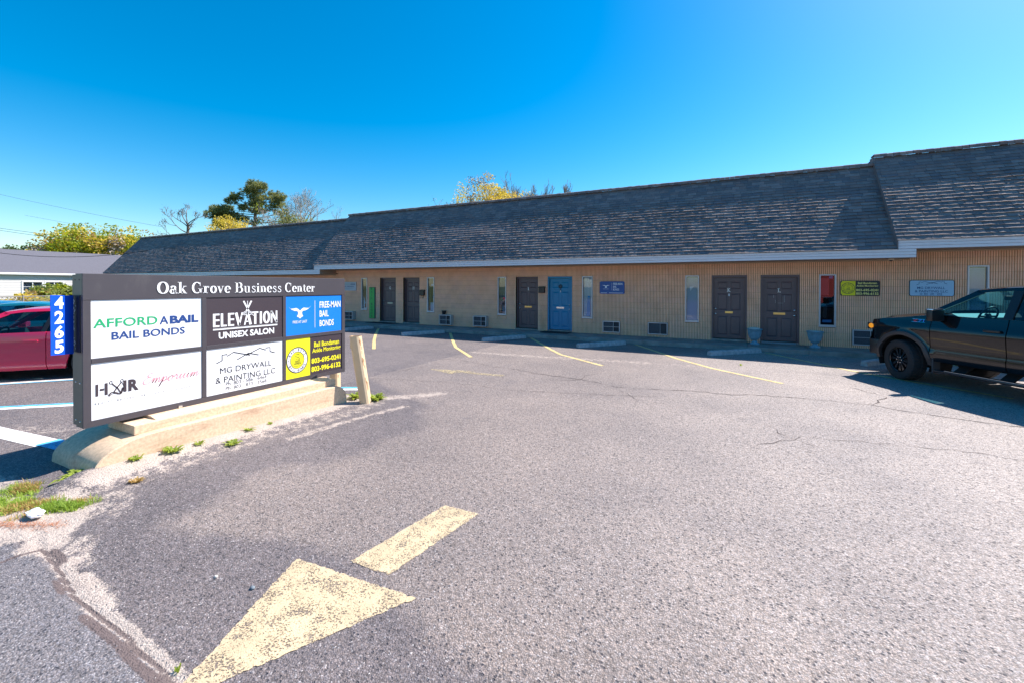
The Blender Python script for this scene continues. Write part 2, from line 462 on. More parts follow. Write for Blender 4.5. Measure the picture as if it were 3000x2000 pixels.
def asphalt_material():
    m = bpy.data.materials.new("asphalt"); m.use_nodes = True
    n, l = m.node_tree.nodes, m.node_tree.links
    b = n["Principled BSDF"]; b.inputs['Roughness'].default_value = 0.78; b.inputs['Specular IOR Level'].default_value = 0.45
    tc = n.new("ShaderNodeTexCoord"); V = tc.outputs['Object']
    at = n.new("ShaderNodeAttribute"); at.attribute_name = "mask"
    at2 = n.new("ShaderNodeAttribute"); at2.attribute_name = "pale"
    sp = n.new("ShaderNodeSeparateColor"); l.new(at.outputs['Color'], sp.inputs[0])
    def mixc(f, a, bb, typ='MIX'):
        x = n.new("ShaderNodeMix"); x.data_type = 'RGBA'; x.blend_type = typ
        for s, v in ((x.inputs[0], f), (x.inputs[6], a), (x.inputs[7], bb)):
            if isinstance(v, (int, float)): s.default_value = v
            elif isinstance(v, tuple): s.default_value = (*v, 1)
            else: l.new(v, s)
        return x.outputs[2]
    def math_(op, a, bb=0.0, c=None):
        x = n.new("ShaderNodeMath"); x.operation = op
        for i, v in enumerate((a, bb) if c is None else (a, bb, c)):
            if isinstance(v, (int, float)): x.inputs[i].default_value = v
            else: l.new(v, x.inputs[i])
        return x.outputs[0]
    def noise(sc, det=4, ro=.6):
        t = n.new("ShaderNodeTexNoise"); t.inputs['Scale'].default_value = sc; t.inputs['Detail'].default_value = det
        t.inputs['Roughness'].default_value = ro; l.new(V, t.inputs['Vector']); return t
    def maprange(v, a, bb, c=0.0, d=1.0):
        x = n.new("ShaderNodeMapRange"); l.new(v, x.inputs[0]); x.inputs[1].default_value = a; x.inputs[2].default_value = bb
        x.inputs[3].default_value = c; x.inputs[4].default_value = d; return x.outputs[0]
    big = noise(.55, 5, .6).outputs['Fac']
    med = noise(6, 6, .65).outputs['Fac']
    col = mixc(at2.outputs['Fac'], (.245, .206, .190), (.360, .316, .294))
    dn = math_('ADD', sp.outputs['Green'], math_('MULTIPLY', math_('SUBTRACT', med, .5), .9))
    dn = maprange(dn, .25, .75)
    col = mixc(dn, col, (.158, .137, .140))
    col = mixc(sp.outputs['Blue'], col, (.178, .166, .176))
    col = mixc(1.0, col, mixc(maprange(big, .3, .7), (.76, .76, .79), (1.18, 1.15, 1.12)), 'MULTIPLY')
    # aggregate: stones of several sizes
    vo = n.new("ShaderNodeTexVoronoi"); vo.inputs['Scale'].default_value = 115; l.new(V, vo.inputs['Vector'])
    vo2 = n.new("ShaderNodeTexVoronoi"); vo2.inputs['Scale'].default_value = 42; l.new(V, vo2.inputs['Vector'])
    s1 = n.new("ShaderNodeSeparateColor"); l.new(vo.outputs['Color'], s1.inputs[0])
    s2 = n.new("ShaderNodeSeparateColor"); l.new(vo2.outputs['Color'], s2.inputs[0])
    g1 = maprange(s1.outputs[0], 0, 1, .62, 1.38)
    col = mixc(1.0, col, g1, 'MULTIPLY')
    col = mixc(1.0, col, maprange(vo.outputs['Distance'], .35, .75, 1.06, .66), 'MULTIPLY')
    col = mixc(1.0, col, mixc(s1.outputs[2], (1.06, 1.0, .95), (.96, 1.0, 1.05)), 'MULTIPLY')
    ms = noise(22, 5, .75).outputs['Fac']
    col = mixc(1.0, col, maprange(ms, .3, .7, .68, 1.32), 'MULTIPLY')
    holes = maprange(s2.outputs[1], .70, .76)       # missing stones: dark pits
    pit = math_('MULTIPLY', holes, maprange(vo2.outputs['Distance'], .25, .45, 1, 0))
    col = mixc(math_('MULTIPLY', pit, .85), col, (.055, .05, .06))
    light = maprange(s1.outputs[1], .965, .98)
    col = mixc(math_('MULTIPLY', light, .42), col, (.62, .58, .58))
    # sand and silt
    sn = noise(9, 8, .7).outputs['Fac']; sn2 = noise(60, 4, .7).outputs['Fac']
    sv = math_('ADD', sp.outputs['Red'], math_('MULTIPLY', math_('SUBTRACT', sn, .5), 1.5))
    sv = math_('ADD', sv, math_('MULTIPLY', math_('SUBTRACT', sn2, .5), 1.3))
    sf = math_('MULTIPLY', maprange(sv, .45, .62), maprange(sp.outputs['Red'], .03, .12))
    sc = mixc(noise(5, 5).outputs['Fac'], (.36, .28, .24), (.56, .48, .42))
    sc = mixc(1.0, sc, maprange(s1.outputs[2], 0, 1, .78, 1.15), 'MULTIPLY')
    col = mixc(math_('MULTIPLY', sf, .93), col, sc)
    at3 = n.new("ShaderNodeAttribute"); at3.attribute_name = "joint"
    jv = math_('ADD', at3.outputs['Fac'], math_('MULTIPLY', math_('SUBTRACT', sn2, .5), 1.1))
    jf = math_('MULTIPLY', maprange(jv, .38, .52), maprange(at3.outputs['Fac'], .05, .15))
    col = mixc(math_('MULTIPLY', jf, .9), col, (.115, .082, .078))
    # oil drips and tyre scuffs
    oil = math_('MAXIMUM', maprange(noise(1.1, 3, .5).outputs['Fac'], .62, .74, 0, .38), maprange(noise(3.7, 2, .5).outputs['Fac'], .72, .76, 0, .45))
    col = mixc(oil, col, (.10, .09, .10))
    l.new(col, b.inputs['Base Color'])
    h = math_('ADD', math_('MULTIPLY', vo.outputs['Distance'], -1.0), math_('MULTIPLY', pit, -1.2))
    h = math_('ADD', h, math_('MULTIPLY', vo2.outputs['Distance'], -.9))
    h = math_('ADD', h, math_('MULTIPLY', ms, .8))
    bp = n.new("ShaderNodeBump"); bp.inputs['Strength'].default_value = .85; bp.inputs['Distance'].default_value = .006
    l.new(h, bp.inputs['Height']); l.new(bp.outputs[0], b.inputs['Normal'])
    return m
M_asphalt = asphalt_material()
def rng(a, b, s):
    n = max(1, round((b - a) / s)); return [a + (b - a) * i / n for i in range(n)]
KERB_Y = 14.70
xs = rng(-26, -9, .5) + rng(-9, -5, .08) + rng(-5, -2, .03) + rng(-2, 4, .08) + rng(4, 30, .6) + [30]
ys = rng(-30, 0, 1.0) + rng(0, .86, .06) + rng(.86, 1.55, .02) + rng(1.55, 6.2, .06) + rng(6.2, KERB_Y, .14) + [KERB_Y]
verts, cols, pales, joints = [], [], [], []
for y in ys:
    for x in xs:
        s_, d_, r_, p_ = ground_mask(x, y)
        verts.append((x, y, ground_z(x, y))); cols += [s_, d_, r_, 1.0]; pales.append(p_); joints.append(joint_mask(x, y))
w_ = len(xs); faces = [(j * w_ + i, j * w_ + i + 1, (j + 1) * w_ + i + 1, (j + 1) * w_ + i) for j in range(len(ys) - 1) for i in range(w_ - 1)]
me = bpy.data.meshes.new("parking_lot"); me.from_pydata(verts, [], faces)
me.materials.append(M_asphalt)
ca = me.color_attributes.new("mask", 'FLOAT_COLOR', 'POINT'); ca.data.foreach_set("color", cols)
jt_ = me.attributes.new("joint", 'FLOAT', 'POINT'); jt_.data.foreach_set("value", joints)
pa_ = me.attributes.new("pale", 'FLOAT', 'POINT'); pa_.data.foreach_set("value", pales)
me.polygons.foreach_set("use_smooth", [True] * len(me.polygons)); me.update()
lot = link("parking_lot", me); tag(lot, kind='structure', label='worn grey asphalt car park with patched dark strip and sandy edge')

M_field = mat("field_grass", (.10, .13, .04), .95, var=.5, vscale=.6, bump=.5, bscale=20)
mb = MB(); mb.box(-600, 600, -600, 600, -1.2, -.03)
g = link("ground", mb.mesh("ground", M_field)); tag(g, kind='structure')
# ---- pavement along the building, kerb face towards the car park
M_walk = mat("pavement_concrete", (.27, .25, .235), .85, var=.28, vscale=2.2, bump=.3, bscale=90)
stain(M_walk, (.14, .13, .115), 1.6, .50, .70, .7)
walk = thing("pavement", None, None, (0, KERB_Y, 0)); tag(walk, kind='structure')
x = -42.0; SL = 1.52
while x < 16:
    mb = MB(); mb.bbox(x + .004, x + SL - .004, KERB_Y, 16.1, -.05, .13 + rnd.uniform(-.002, .002), .008)
    part("paving_slab", mb, M_walk, walk); x += SL
# ---- painted markings: thin films just above the asphalt
M_yel = mat("worn_yellow_paint", (.56, .435, .275), .75, bump=.6, bscale=150, var=.16, vscale=4)
def wear(m, amt, scale=55, thr=.60):
    n, l = m.node_tree.nodes, m.node_tree.links
    out = n["Material Output"]; b = n["Principled BSDF"]
    tc = n.new("ShaderNodeTexCoord")
    t = n.new("ShaderNodeTexNoise"); t.inputs['Scale'].default_value = scale; t.inputs['Detail'].default_value = 5; t.inputs['Roughness'].default_value = .7
    t2 = n.new("ShaderNodeTexNoise"); t2.inputs['Scale'].default_value = 9; t2.inputs['Detail'].default_value = 3
    l.new(tc.outputs['Object'], t.inputs[0]); l.new(tc.outputs['Object'], t2.inputs[0])
    ad = n.new("ShaderNodeMath"); ad.operation = 'MULTIPLY_ADD'; l.new(t2.outputs['Fac'], ad.inputs[0]); ad.inputs[1].default_value = .38; l.new(t.outputs['Fac'], ad.inputs[2])
    mr = n.new("ShaderNodeMapRange"); l.new(ad.outputs[0], mr.inputs[0]); mr.inputs[1].default_value = thr + .19 - .015; mr.inputs[2].default_value = thr + .19 + .015
    mu = n.new("ShaderNodeMath"); mu.operation = 'MULTIPLY'; l.new(mr.outputs[0], mu.inputs[0]); mu.inputs[1].default_value = amt
    tr = n.new("ShaderNodeBsdfTransparent"); mx = n.new("ShaderNodeMixShader")
    l.new(mu.outputs[0], mx.inputs[0]); l.new(b.outputs[0], mx.inputs[1]); l.new(tr.outputs[0], mx.inputs[2]); l.new(mx.outputs[0], out.inputs[0])
wear(M_yel, .85, 90, .553)
M_yel2 = mat("yellow_line_paint", (.62, .47, .21), .75, var=.2, vscale=5); wear(M_yel2, .7, 40, .60)
M_yel3 = mat("faded_yellow_paint", (.52, .42, .24), .75, var=.2, vscale=5); wear(M_yel3, .85, 40, .47)
M_wht = mat("white_line_paint", (.80, .78, .76), .7, var=.06, vscale=5); wear(M_wht, .7, 45, .66)
M_blu = mat("blue_line_paint", (.10, .42, .66), .7, var=.15, vscale=6); wear(M_blu, .8, 45, .60)
def ribbon(pts, w, z=.004, jag=0.0):
    mb = MB(); L = []; Rr = []
    P = []
    for i in range(len(pts) - 1):
        n = max(1, int(math.hypot(pts[i + 1][0] - pts[i][0], pts[i + 1][1] - pts[i][1]) / .25))
        for k in range(n): P.append((pts[i][0] + (pts[i + 1][0] - pts[i][0]) * k / n, pts[i][1] + (pts[i + 1][1] - pts[i][1]) * k / n))
    P.append(pts[-1])
    for i, p in enumerate(P):
        a = P[max(i - 1, 0)]; b = P[min(i + 1, len(P) - 1)]; dx, dy = b[0] - a[0], b[1] - a[1]; l = math.hypot(dx, dy) or 1
        ww = w / 2 * (1 + rnd.uniform(-jag, jag))
        L.append((p[0] - dy / l * ww, p[1] + dx / l * ww, z)); Rr.append((p[0] + dy / l * ww, p[1] - dx / l * ww, z))
    mb.grid([Rr, L]); return mb
def marking(name, mb, m):
    return part(name, mb, m, lot)
for pts in ([(-13.95, 14.6), (-12.2, 12.6), (-11.1, 11.4), (-9.6, 9.85)], [(-10.1, 14.6), (-8.3, 12.2), (-7.6, 11.3), (-6.2, 9.95)],
            [(-6.5, 14.6), (-4.9, 12.4), (-4.2, 11.5), (-2.7, 10.35)], [(-2.72, 14.6), (-1.2, 12.3), (-.3, 11.2), (.67, 10.38), (1.0, 10.1)],
            [(1.0, 14.6), (2.55, 12.4), (3.3, 11.6), (4.44, 10.55)], [(4.9, 14.6), (8.3, 10.1)], [(-17.8, 14.6), (-13.6, 9.8)]):
    marking("parking_line", ribbon(pts, .105, jag=.04), M_yel2)
def ragged(poly, z=.004, j=.006):
    P = []
    for i in range(len(poly)):
        (x0, y0), (x1, y1) = poly[i], poly[(i + 1) % len(poly)]; n = int(math.hypot(x1 - x0, y1 - y0) / .018)
        for k in range(n):
            q = j * (1 if rnd.random() < .9 else 2.2); P.append((x0 + (x1 - x0) * k / n + rnd.gauss(0, q * .6), y0 + (y1 - y0) * k / n + rnd.gauss(0, q * .6), z))
    import mathutils.geometry as geo
    mb = MB(); mb.add(P, [tuple(t) for t in geo.tessellate_polygon([[Vector(p) for p in P]])])
    n_ = sum((P[f[1]][0] - P[f[0]][0]) * (P[f[2]][1] - P[f[0]][1]) - (P[f[1]][1] - P[f[0]][1]) * (P[f[2]][0] - P[f[0]][0]) for f in mb.f)
    if n_ < 0: mb.f = [f[::-1] for f in mb.f]
    return mb
mb = ragged([(-2.70, 2.03), (-2.29, 1.03), (-1.70, 2.10)]); marking("arrow_head", mb, M_yel)
mb = ragged([(-2.34, 2.17), (-2.0, 2.19), (-1.865, 3.12), (-2.20, 3.11)]); marking("arrow_shaft", mb, M_yel)
mb = MB(); mb.add([(-6.15, 8.08, .004), (-5.45, 7.86, .004), (-5.08, 8.38, .004)], [(0, 1, 2)]); marking("arrow_head", mb, M_yel3)
marking("arrow_shaft", ribbon([(-5.25, 8.14), (-4.8, 8.16), (-4.3, 8.2)], .13, jag=.3), M_yel3)
marking("stall_line", ribbon([(-13.3, 2.25), (-12.66, 3.02), (-11.98, 3.84), (-11.0, 5.0)], .10), M_wht)
marking("stall_line", ribbon([(-13.22, 2.2), (-12.55, 2.98), (-11.88, 3.78), (-11.1, 4.72)], .07, z=.008), M_blu)
marking("stall_line", ribbon([(-11.2, 1.45), (-10.2, 2.32), (-9.5, 2.92), (-7.7, 4.45), (-6.5, 5.68), (-6.1, 5.9)], .13), M_wht)
marking("stall_line", ribbon([(-11.25, 1.54), (-10.25, 2.41), (-9.55, 3.01), (-7.75, 4.55), (-6.6, 5.78), (-6.2, 5.99)], .09, z=.008), M_blu)
marking("stall_line", ribbon([(-9.3, 1.95), (-8.52, 2.03), (-7.35, 2.16)], .24), M_wht)
marking("stall_line", ribbon([(-7.42, 2.17), (-6.72, 2.24)], .22, z=.008), M_blu)
# ---- cracks: narrow dark strips of open joint
M_crk = mat("crack_dirt", (.085, .065, .06), .95)
for pts, w in (([(-5.25, 9.05), (-4.47, 8.97), (-3.7, 8.75), (-3.03, 8.66), (-2.4, 8.51), (-1.93, 8.28), (-1.2, 8.41), (-.45, 8.65), (-.05, 8.6), (.39, 8.8), (1.41, 8.93), (2.15, 8.95), (2.48, 8.73), (2.81, 8.64), (3.27, 8.49), (3.9, 8.45), (5.2, 8.2)], .02),
               ([(2.08, 10.42), (2.4, 9.9), (2.5, 9.7), (2.26, 9.13), (2.11, 8.86)], .02), ([(-6.65, 7.39), (-6.5, 8.15), (-6.08, 8.52)], .02),
               ([(.44, 6.99), (.59, 6.82), (.71, 6.51), (.91, 6.34), (1.16, 6.22)], .012), ([(-3.32, 8.24), (-2.7, 8.56), (-2.75, 9.0), (-2.5, 9.47)], .015),
               ([(.2, 5.9), (.9, 6.6), (1.5, 6.75), (2.4, 6.9), (3.4, 6.8)], .010), ([(-7.0, 9.3), (-6.1, 9.4), (-5.2, 9.1)], .018), ([(-1.9, 8.28), (-1.4, 7.6), (-1.3, 7.0)], .008),
               ([(-7, 6.6), (-5.9, 6.9), (-4.9, 7.15), (-3.6, 7.1), (-2.2, 7.5), (-1.0, 7.9)], .012)):
    P = [pts[0]]
    for i in range(len(pts) - 1):
        n = max(2, int(math.hypot(pts[i + 1][0] - pts[i][0], pts[i + 1][1] - pts[i][1]) / .12))
        for k in range(1, n + 1):
            t = k / n; P.append((pts[i][0] + (pts[i + 1][0] - pts[i][0]) * t + rnd.gauss(0, .022), pts[i][1] + (pts[i + 1][1] - pts[i][1]) * t + rnd.gauss(0, .022)))
    mb = MB(); L = []; Rr = []
    for i, p in enumerate(P):
        a = P[max(i - 1, 0)]; b = P[min(i + 1, len(P) - 1)]; dx, dy = b[0] - a[0], b[1] - a[1]; l = math.hypot(dx, dy) or 1
        ww = w / 2 * rnd.uniform(.15, 1.35) * min(1, i / 3 + .1, (len(P) - 1 - i) / 3 + .1)
        L.append((p[0] - dy / l * ww, p[1] + dx / l * ww, .004)); Rr.append((p[0] + dy / l * ww, p[1] - dx / l * ww, .004))
    mb.grid([Rr, L]); part("crack", mb, M_crk, lot)
# ================================================================= THE OFFICE BUILDING
YW = 15.95
bld = thing("office_building", "long single storey ribbed tan block office row with steep dark shingled mansard roof", "building", (-10, YW, 0))
M_block = mat("tan_ribbed_block", (.95, .565, .375), .85, bump=.35, bscale=120, var=.10, vscale=2.5, world=True)
M_block2 = mat("tan_ribbed_block_greyer", (.92, .555, .39), .85, bump=.35, bscale=120, var=.10, vscale=2.5, world=True)
for m_ in (M_block, M_block2): stain(m_, (.50, .27, .13), 1.3, .55, .78, .55, (1, 1, .45)); stain(m_, (.45, .30, .20), 9, .64, .74, .5)
M_back = mat("mortar", (.36, .20, .11), .9, var=.15, vscale=3)
M_reveal = mat("painted_reveal", (.74, .49, .29), .8)
M_brown = mat("brown_door_paint", (.115, .078, .085), .42, var=.08, vscale=3)
M_blue = mat("blue_door_paint", (.002, .19, .37), .4, var=.05, vscale=3)
M_white = mat("white_trim", (.62, .62, .66), .45, var=.05)
M_fasc = mat("white_vinyl_board", (.74, .69, .72), .45, var=.03)
stain(M_fasc, (.38, .36, .38), 3, .55, .8, .5, (.4, 1, 2))
M_soff = mat("soffit_tan", (.34, .25, .19), .8)
M_trim = mat("eave_trim", (.46, .33, .22), .7)
M_brass = mat("brass", (.62, .45, .16), .3, metal=.9)
M_chrome = mat("chrome", (.75, .75, .77), .12, metal=1)
M_black = mat("black_plastic", (.012, .012, .014), .35)
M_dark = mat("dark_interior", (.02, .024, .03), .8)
M_glass = glass("window_glass", (.80, .88, .95), ior=1.7)
M_blind = mat("pale_blind", (.42, .52, .66), .6, stretch=(1, 1, 1))
M_alu = mat("window_frame_metal", (.52, .52, .56), .35, metal=.3)
# doors: name, outer x0,x1,z0,z1, paint, letter, handle side, slot material
DOORS = [("G", -15.16, -14.159, M_brown, -1, 'w'), ("H", -13.71, -12.742, M_brown, 1, None), ("I", -7.794, -6.796, M_brown, -1, 'b'),
         ("J", -6.379, -5.373, M_blue, 1, 'c'), ("K", -.475, .565, M_brown, -1, 'b'), ("L", .951, 1.992, M_brown, 1, 'b'),
         ("F", -24.2, -23.2, M_brown, 1, None), ("M", 9.2, 10.2, M_brown, 1, None)]
WINS = [(-16.37, -15.98, .73, 2.29, 'dark'), (-12.30, -11.90, .73, 2.29, 'refl'), (-8.63, -8.23, .73, 2.29, 'blind_dark'), (-4.97, -4.56, .72, 2.29, 'curtain'),
        (-1.30, -.87, .73, 2.29, 'blind'), (2.496, 2.914, .735, 2.295, 'dark'), (5.80, 6.223, .95, 2.507, 'blind'), (-21.5, -21.1, .73, 2.2, 'dark')]
DZ0, DZ1 = .135, 2.29
ACH = [(-4.165, -3.519, .213, .63), (-2.537, -1.861, .217, .649), (3.314, 4.0, .211, .663)]
holes = ACH + [(d[1], d[2], DZ0 - .1, DZ1) for d in DOORS] + [w[:4] for w in WINS]
LX0, MX0, MX1, RX1 = -41.0, -18.56, 4.06, 15.0
def wall_top(x): return 2.49 if x < -18.1 else (2.70 if x < 4.44 else 2.92)
# backing wall (mortar plane) with the real openings
mb = MB()
for (a, b, t) in ((LX0, -18.1, 2.49), (-18.1, 4.44, 2.70), (4.44, RX1, 2.92)):
    for (x0, x1, z0, z1) in subtract([(a, b, -.05, t)], holes): mb.box(x0, x1, YW + .022, YW + .24, z0, z1)
wall = part("wall", mb, M_back, bld)
# ribbed blocks
BW, BH, NR = .4, .2, 8
def rib_rect(mb, x0, x1, z0, z1):
    p = BW / NR
    k0 = math.floor(x0 / p + 1e-6); k = k0
    while k * p < x1 - 1e-6:
        a = max(k * p, x0); b = min((k + 1) * p, x1)
        if b - a > .012:
            g = .006; g2 = .006
            a += g if a == k * p else .001; b -= g2 if abs(b - (k + 1) * p) < 1e-9 else .001
            s = min(.006, (b - a) / 4); yb, yf = YW + .022, YW + rndw.uniform(-.0008, .0008); z0_, z1_ = z0 + .0022, z1 - .0022
            vs = [(a, yb, z0_), (a + s, yf, z0_), (b - s, yf, z0_), (b, yb, z0_), (a, yb, z1_), (a + s, yf, z1_), (b - s, yf, z1_), (b, yb, z1_)]
            mb.add(vs, [(0, 1, 5, 4), (1, 2, 6, 5), (2, 3, 7, 6), (4, 5, 6, 7), (3, 2, 1, 0)])
        k += 1
rndw = random.Random(3)
full = MB(); rib_rect(full, 0, BW, 0, BH)
full_me = [full.mesh("block", [m]) for m in (M_block, M_block2)]
blocks = []
row = 0; z = .13
while z < 2.92:
    x = -41.0 + (BW / 2 if row % 2 else 0)
    while x < RX1:
        t = wall_top(x + BW / 2); z1 = min(z + BH, t)
        if z1 - z > .03: blocks.append((x, z, z1))
        x += BW
    z += BH; row += 1
def bdist(b): return math.hypot(b[0] + .2, YW) + (50 if (b[0] < -40 or b[0] > 7.3) else 0)
blocks.sort(key=bdist)
rest = MB(); rest2 = MB(); npart = 0
wl_off = worldloc(wall)
for (x, z, z1) in blocks:
    sub = subtract([(x, x + BW, z, z1)], holes + [(w[0] - .0, w[1] + .0, w[2] - .05, w[2]) for w in WINS])
    if not sub: continue
    whole = len(sub) == 1 and abs(sub[0][1] - sub[0][0] - BW) < 1e-6 and abs(sub[0][3] - sub[0][2] - BH) < 1e-6
    mi = 0 if rndw.random() < .6 else 1
    if npart < 300:
        if whole:
            o = link("block", full_me[mi], wall, Vector((x, rndw.uniform(-.0015, .0015), z)) - Vector((wl_off.x, 0, wl_off.z)))
            o.location.y = -wl_off.y + rndw.uniform(-.0015, .0015)
        else:
            mb = MB()
            for r_ in sub: rib_rect(mb, *r_)
            if not mb.f: continue
            part("block", mb, M_block if mi == 0 else M_block2, wall)
        npart += 1
    else:
        for r_ in sub: rib_rect(rest if mi == 0 else rest2, *r_)
for mb, m in ((rest, M_block), (rest2, M_block2)):
    part("block_field", mb, m, wall, kind='stuff')
# other walls and flat roof deck of the block behind
mb = MB()
mb.box(LX0, LX0 + .2, YW + .25, 31, 0, 2.45); mb.box(RX1 - .2, RX1, YW + .25, 31, 0, 2.8); mb.box(LX0, RX1, 30.8, 31, 0, 5.0)
part("rear_wall", mb, M_reveal, bld)
# dark rooms behind the openings
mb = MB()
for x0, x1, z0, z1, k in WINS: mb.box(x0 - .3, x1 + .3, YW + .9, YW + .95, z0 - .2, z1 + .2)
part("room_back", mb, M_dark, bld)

def six_panel_door(d):
    nm, x0, x1, paint, side, slot = d
    rec = .17
    # reveal (masonry sides) and frame
    fr = MB(); fw = .05
    fr.box(x0, x0 + fw, YW + (.0 if nm in 'JKL' else .10), YW + rec + .04, DZ0, DZ1); fr.box(x1 - fw, x1, YW + (.0 if nm in 'JKL' else .10), YW + rec + .04, DZ0, DZ1)
    fr.box(x0 + fw, x1 - fw, YW + (.0 if nm in 'JKL' else .10), YW + rec + .04, DZ1 - .07, DZ1 - .001)
    f = part("door_frame", fr, paint, bld)
    rv = MB()
    if nm not in 'JKL':
        rv.box(x0 - .03, x0, YW + .004, YW + .24, DZ0, DZ1 + .02); rv.box(x1, x1 + .03, YW + .004, YW + .24, DZ0, DZ1 + .02)
        part("reveal", rv, M_reveal, bld)
    a, b = x0 + fw + .003, x1 - fw - .003; z0, z1 = DZ0 + .075, DZ1 - .075
    y = YW + rec - (0.09 if nm in 'JKL' else 0)
    if nm in 'JKL':
        pass
    mb = MB(); W_ = b - a; H_ = z1 - z0
    cols_ = [(a + .13 * W_, a + .45 * W_), (a + .55 * W_, a + .87 * W_)]
    rows_ = [(z0 + .055 * H_, z0 + .36 * H_), (z0 + .46 * H_, z0 + .735 * H_), (z0 + .81 * H_, z0 + .93 * H_)]
    pan = [(c[0], c[1], r_[0], r_[1]) for c in cols_ for r_ in rows_]
    for (p0, p1, q0, q1) in subtract([(a, b, z0, z1)], pan): mb.quad((p0, y, q0), (p1, y, q0), (p1, y, q1), (p0, y, q1))
    mb.box(a, b, y + .02, y + .04, z0, z1)
    for (p0, p1, q0, q1) in pan:
        for (i, dd, j, d2) in ((0, 0, .018, .014), (.018, .014, .045, .002)):
            o = [(p0 + i, q0 + i), (p1 - i, q0 + i), (p1 - i, q1 - i), (p0 + i, q1 - i)]; n = [(p0 + j, q0 + j), (p1 - j, q0 + j), (p1 - j, q1 - j), (p0 + j, q1 - j)]
            for k in range(4):
                k2 = (k + 1) % 4
                mb.quad((o[k][0], y + dd, o[k][1]), (o[k2][0], y + dd, o[k2][1]), (n[k2][0], y + d2, n[k2][1]), (n[k][0], y + d2, n[k][1]))
        j = .045; mb.quad((p0 + j, y + .002, q0 + j), (p1 - j, y + .002, q0 + j), (p1 - j, y + .002, q1 - j), (p0 + j, y + .002, q1 - j))
    lab = {'J': 'bright blue door with an ornament above the mail slot'}.get(nm, 'dark brown panelled door lettered %s' % nm if nm in 'GHIKL' else None)
    dr = part("door", mb, paint, bld, label=lab)
    hx = a + .065 if side < 0 else b - .065
    for dz in (.80, .97):
        mb = MB(); mb.lathe([(0, -.055), (.026, -.05), (.03, -.035), (.018, -.02), (.03, -.012), (.032, 0)], 12, 'y', (hx, y, z0 + dz)); part("handle", mb, M_chrome, dr, smooth=True)
    cx = (a + b) / 2
    if slot:
        m = {'w': mat("cream_slot", (.62, .55, .40), .5), 'b': M_brass, 'c': M_chrome}[slot]
        w_ = .16 if nm != 'K' else .115
        mb = MB(); mb.bbox(cx - w_, cx + w_, y - .012, y + .003, 1.03, 1.10, .004); mb.box(cx - w_ + .02, cx + w_ - .02, y - .016, y - .011, 1.05, 1.082); part("mail_slot", mb, m, dr)
    if nm in 'GHIKL':
        t = text2d(nm, .012) if nm not in 'G' else text2d(nm, .012)
        mb = MB(); ww = {'I': .028, 'L': .075, 'K': .095, 'G': .085, 'H': .09}[nm]
        vf = fit(t, cx - ww / 2, cx + ww / 2, 1.735, 1.865)
        if nm in 'IHKL':
            sx = {'I': [cx], 'L': [cx - ww / 2 + .012], 'K': [cx - ww / 2 + .012], 'H': [cx - ww / 2 + .012, cx + ww / 2 - .012]}[nm]
            vf = merge([vf] + [rect(s - .03, s + .03, zz, zz + .012) for s in sx for zz in (1.735, 1.853)])
        emboss(mb, vf, lambda u, v, h: (u, y - .004, v)); part("door_letter", mb, mat("letter_white", (.8, .8, .78), .5), dr)
    if nm == 'K':
        mb = MB(); mb.box(cx - .02, cx + .02, y - .012, y - .001, 1.60, 1.68); part("doorbell", mb, M_white, dr)
    if nm == 'L':
        mb = MB()
        for i, zz in ((0, 1.66), (1, 1.50)): mb.box(cx - .16 + i * .05, cx - .155 + i * .05, y - .006, y - .001, zz - .1, zz)
        mb.box(cx + .13, cx + .135, y - .006, y - .001, 1.42, 1.64); mb.box(cx - .05, cx + .10, y - .006, y - .001, 1.395, 1.40); part("tape_residue", mb, M_alu, dr)
    if nm == 'J':
        mb = MB(); mb.lathe([(0, -.05), (.05, -.045), (.075, -.02), (.08, 0)], 14, 'y', (cx, y, 1.90)); mb.tube([(cx, y - .02, 1.83), (cx + .01, y - .02, 1.72)], .012, 6)
        part("door_ornament", mb, mat("ornament_grey", (.03, .06, .08), .6), dr)
        mb = MB(); emboss(mb, fit(text2d("J", .01), cx - .012, cx + .03, 1.67, 1.76), lambda u, v, h: (u, y - .034, v)); part("door_letter", mb, M_alu, dr)
    # threshold
    mb = MB(); mb.bbox(x0 + .002, x1 - .002, YW - .03, YW + rec, .12, DZ0 + .055, .006); part("threshold", mb, M_walk, bld)
for d in DOORS: six_panel_door(d)

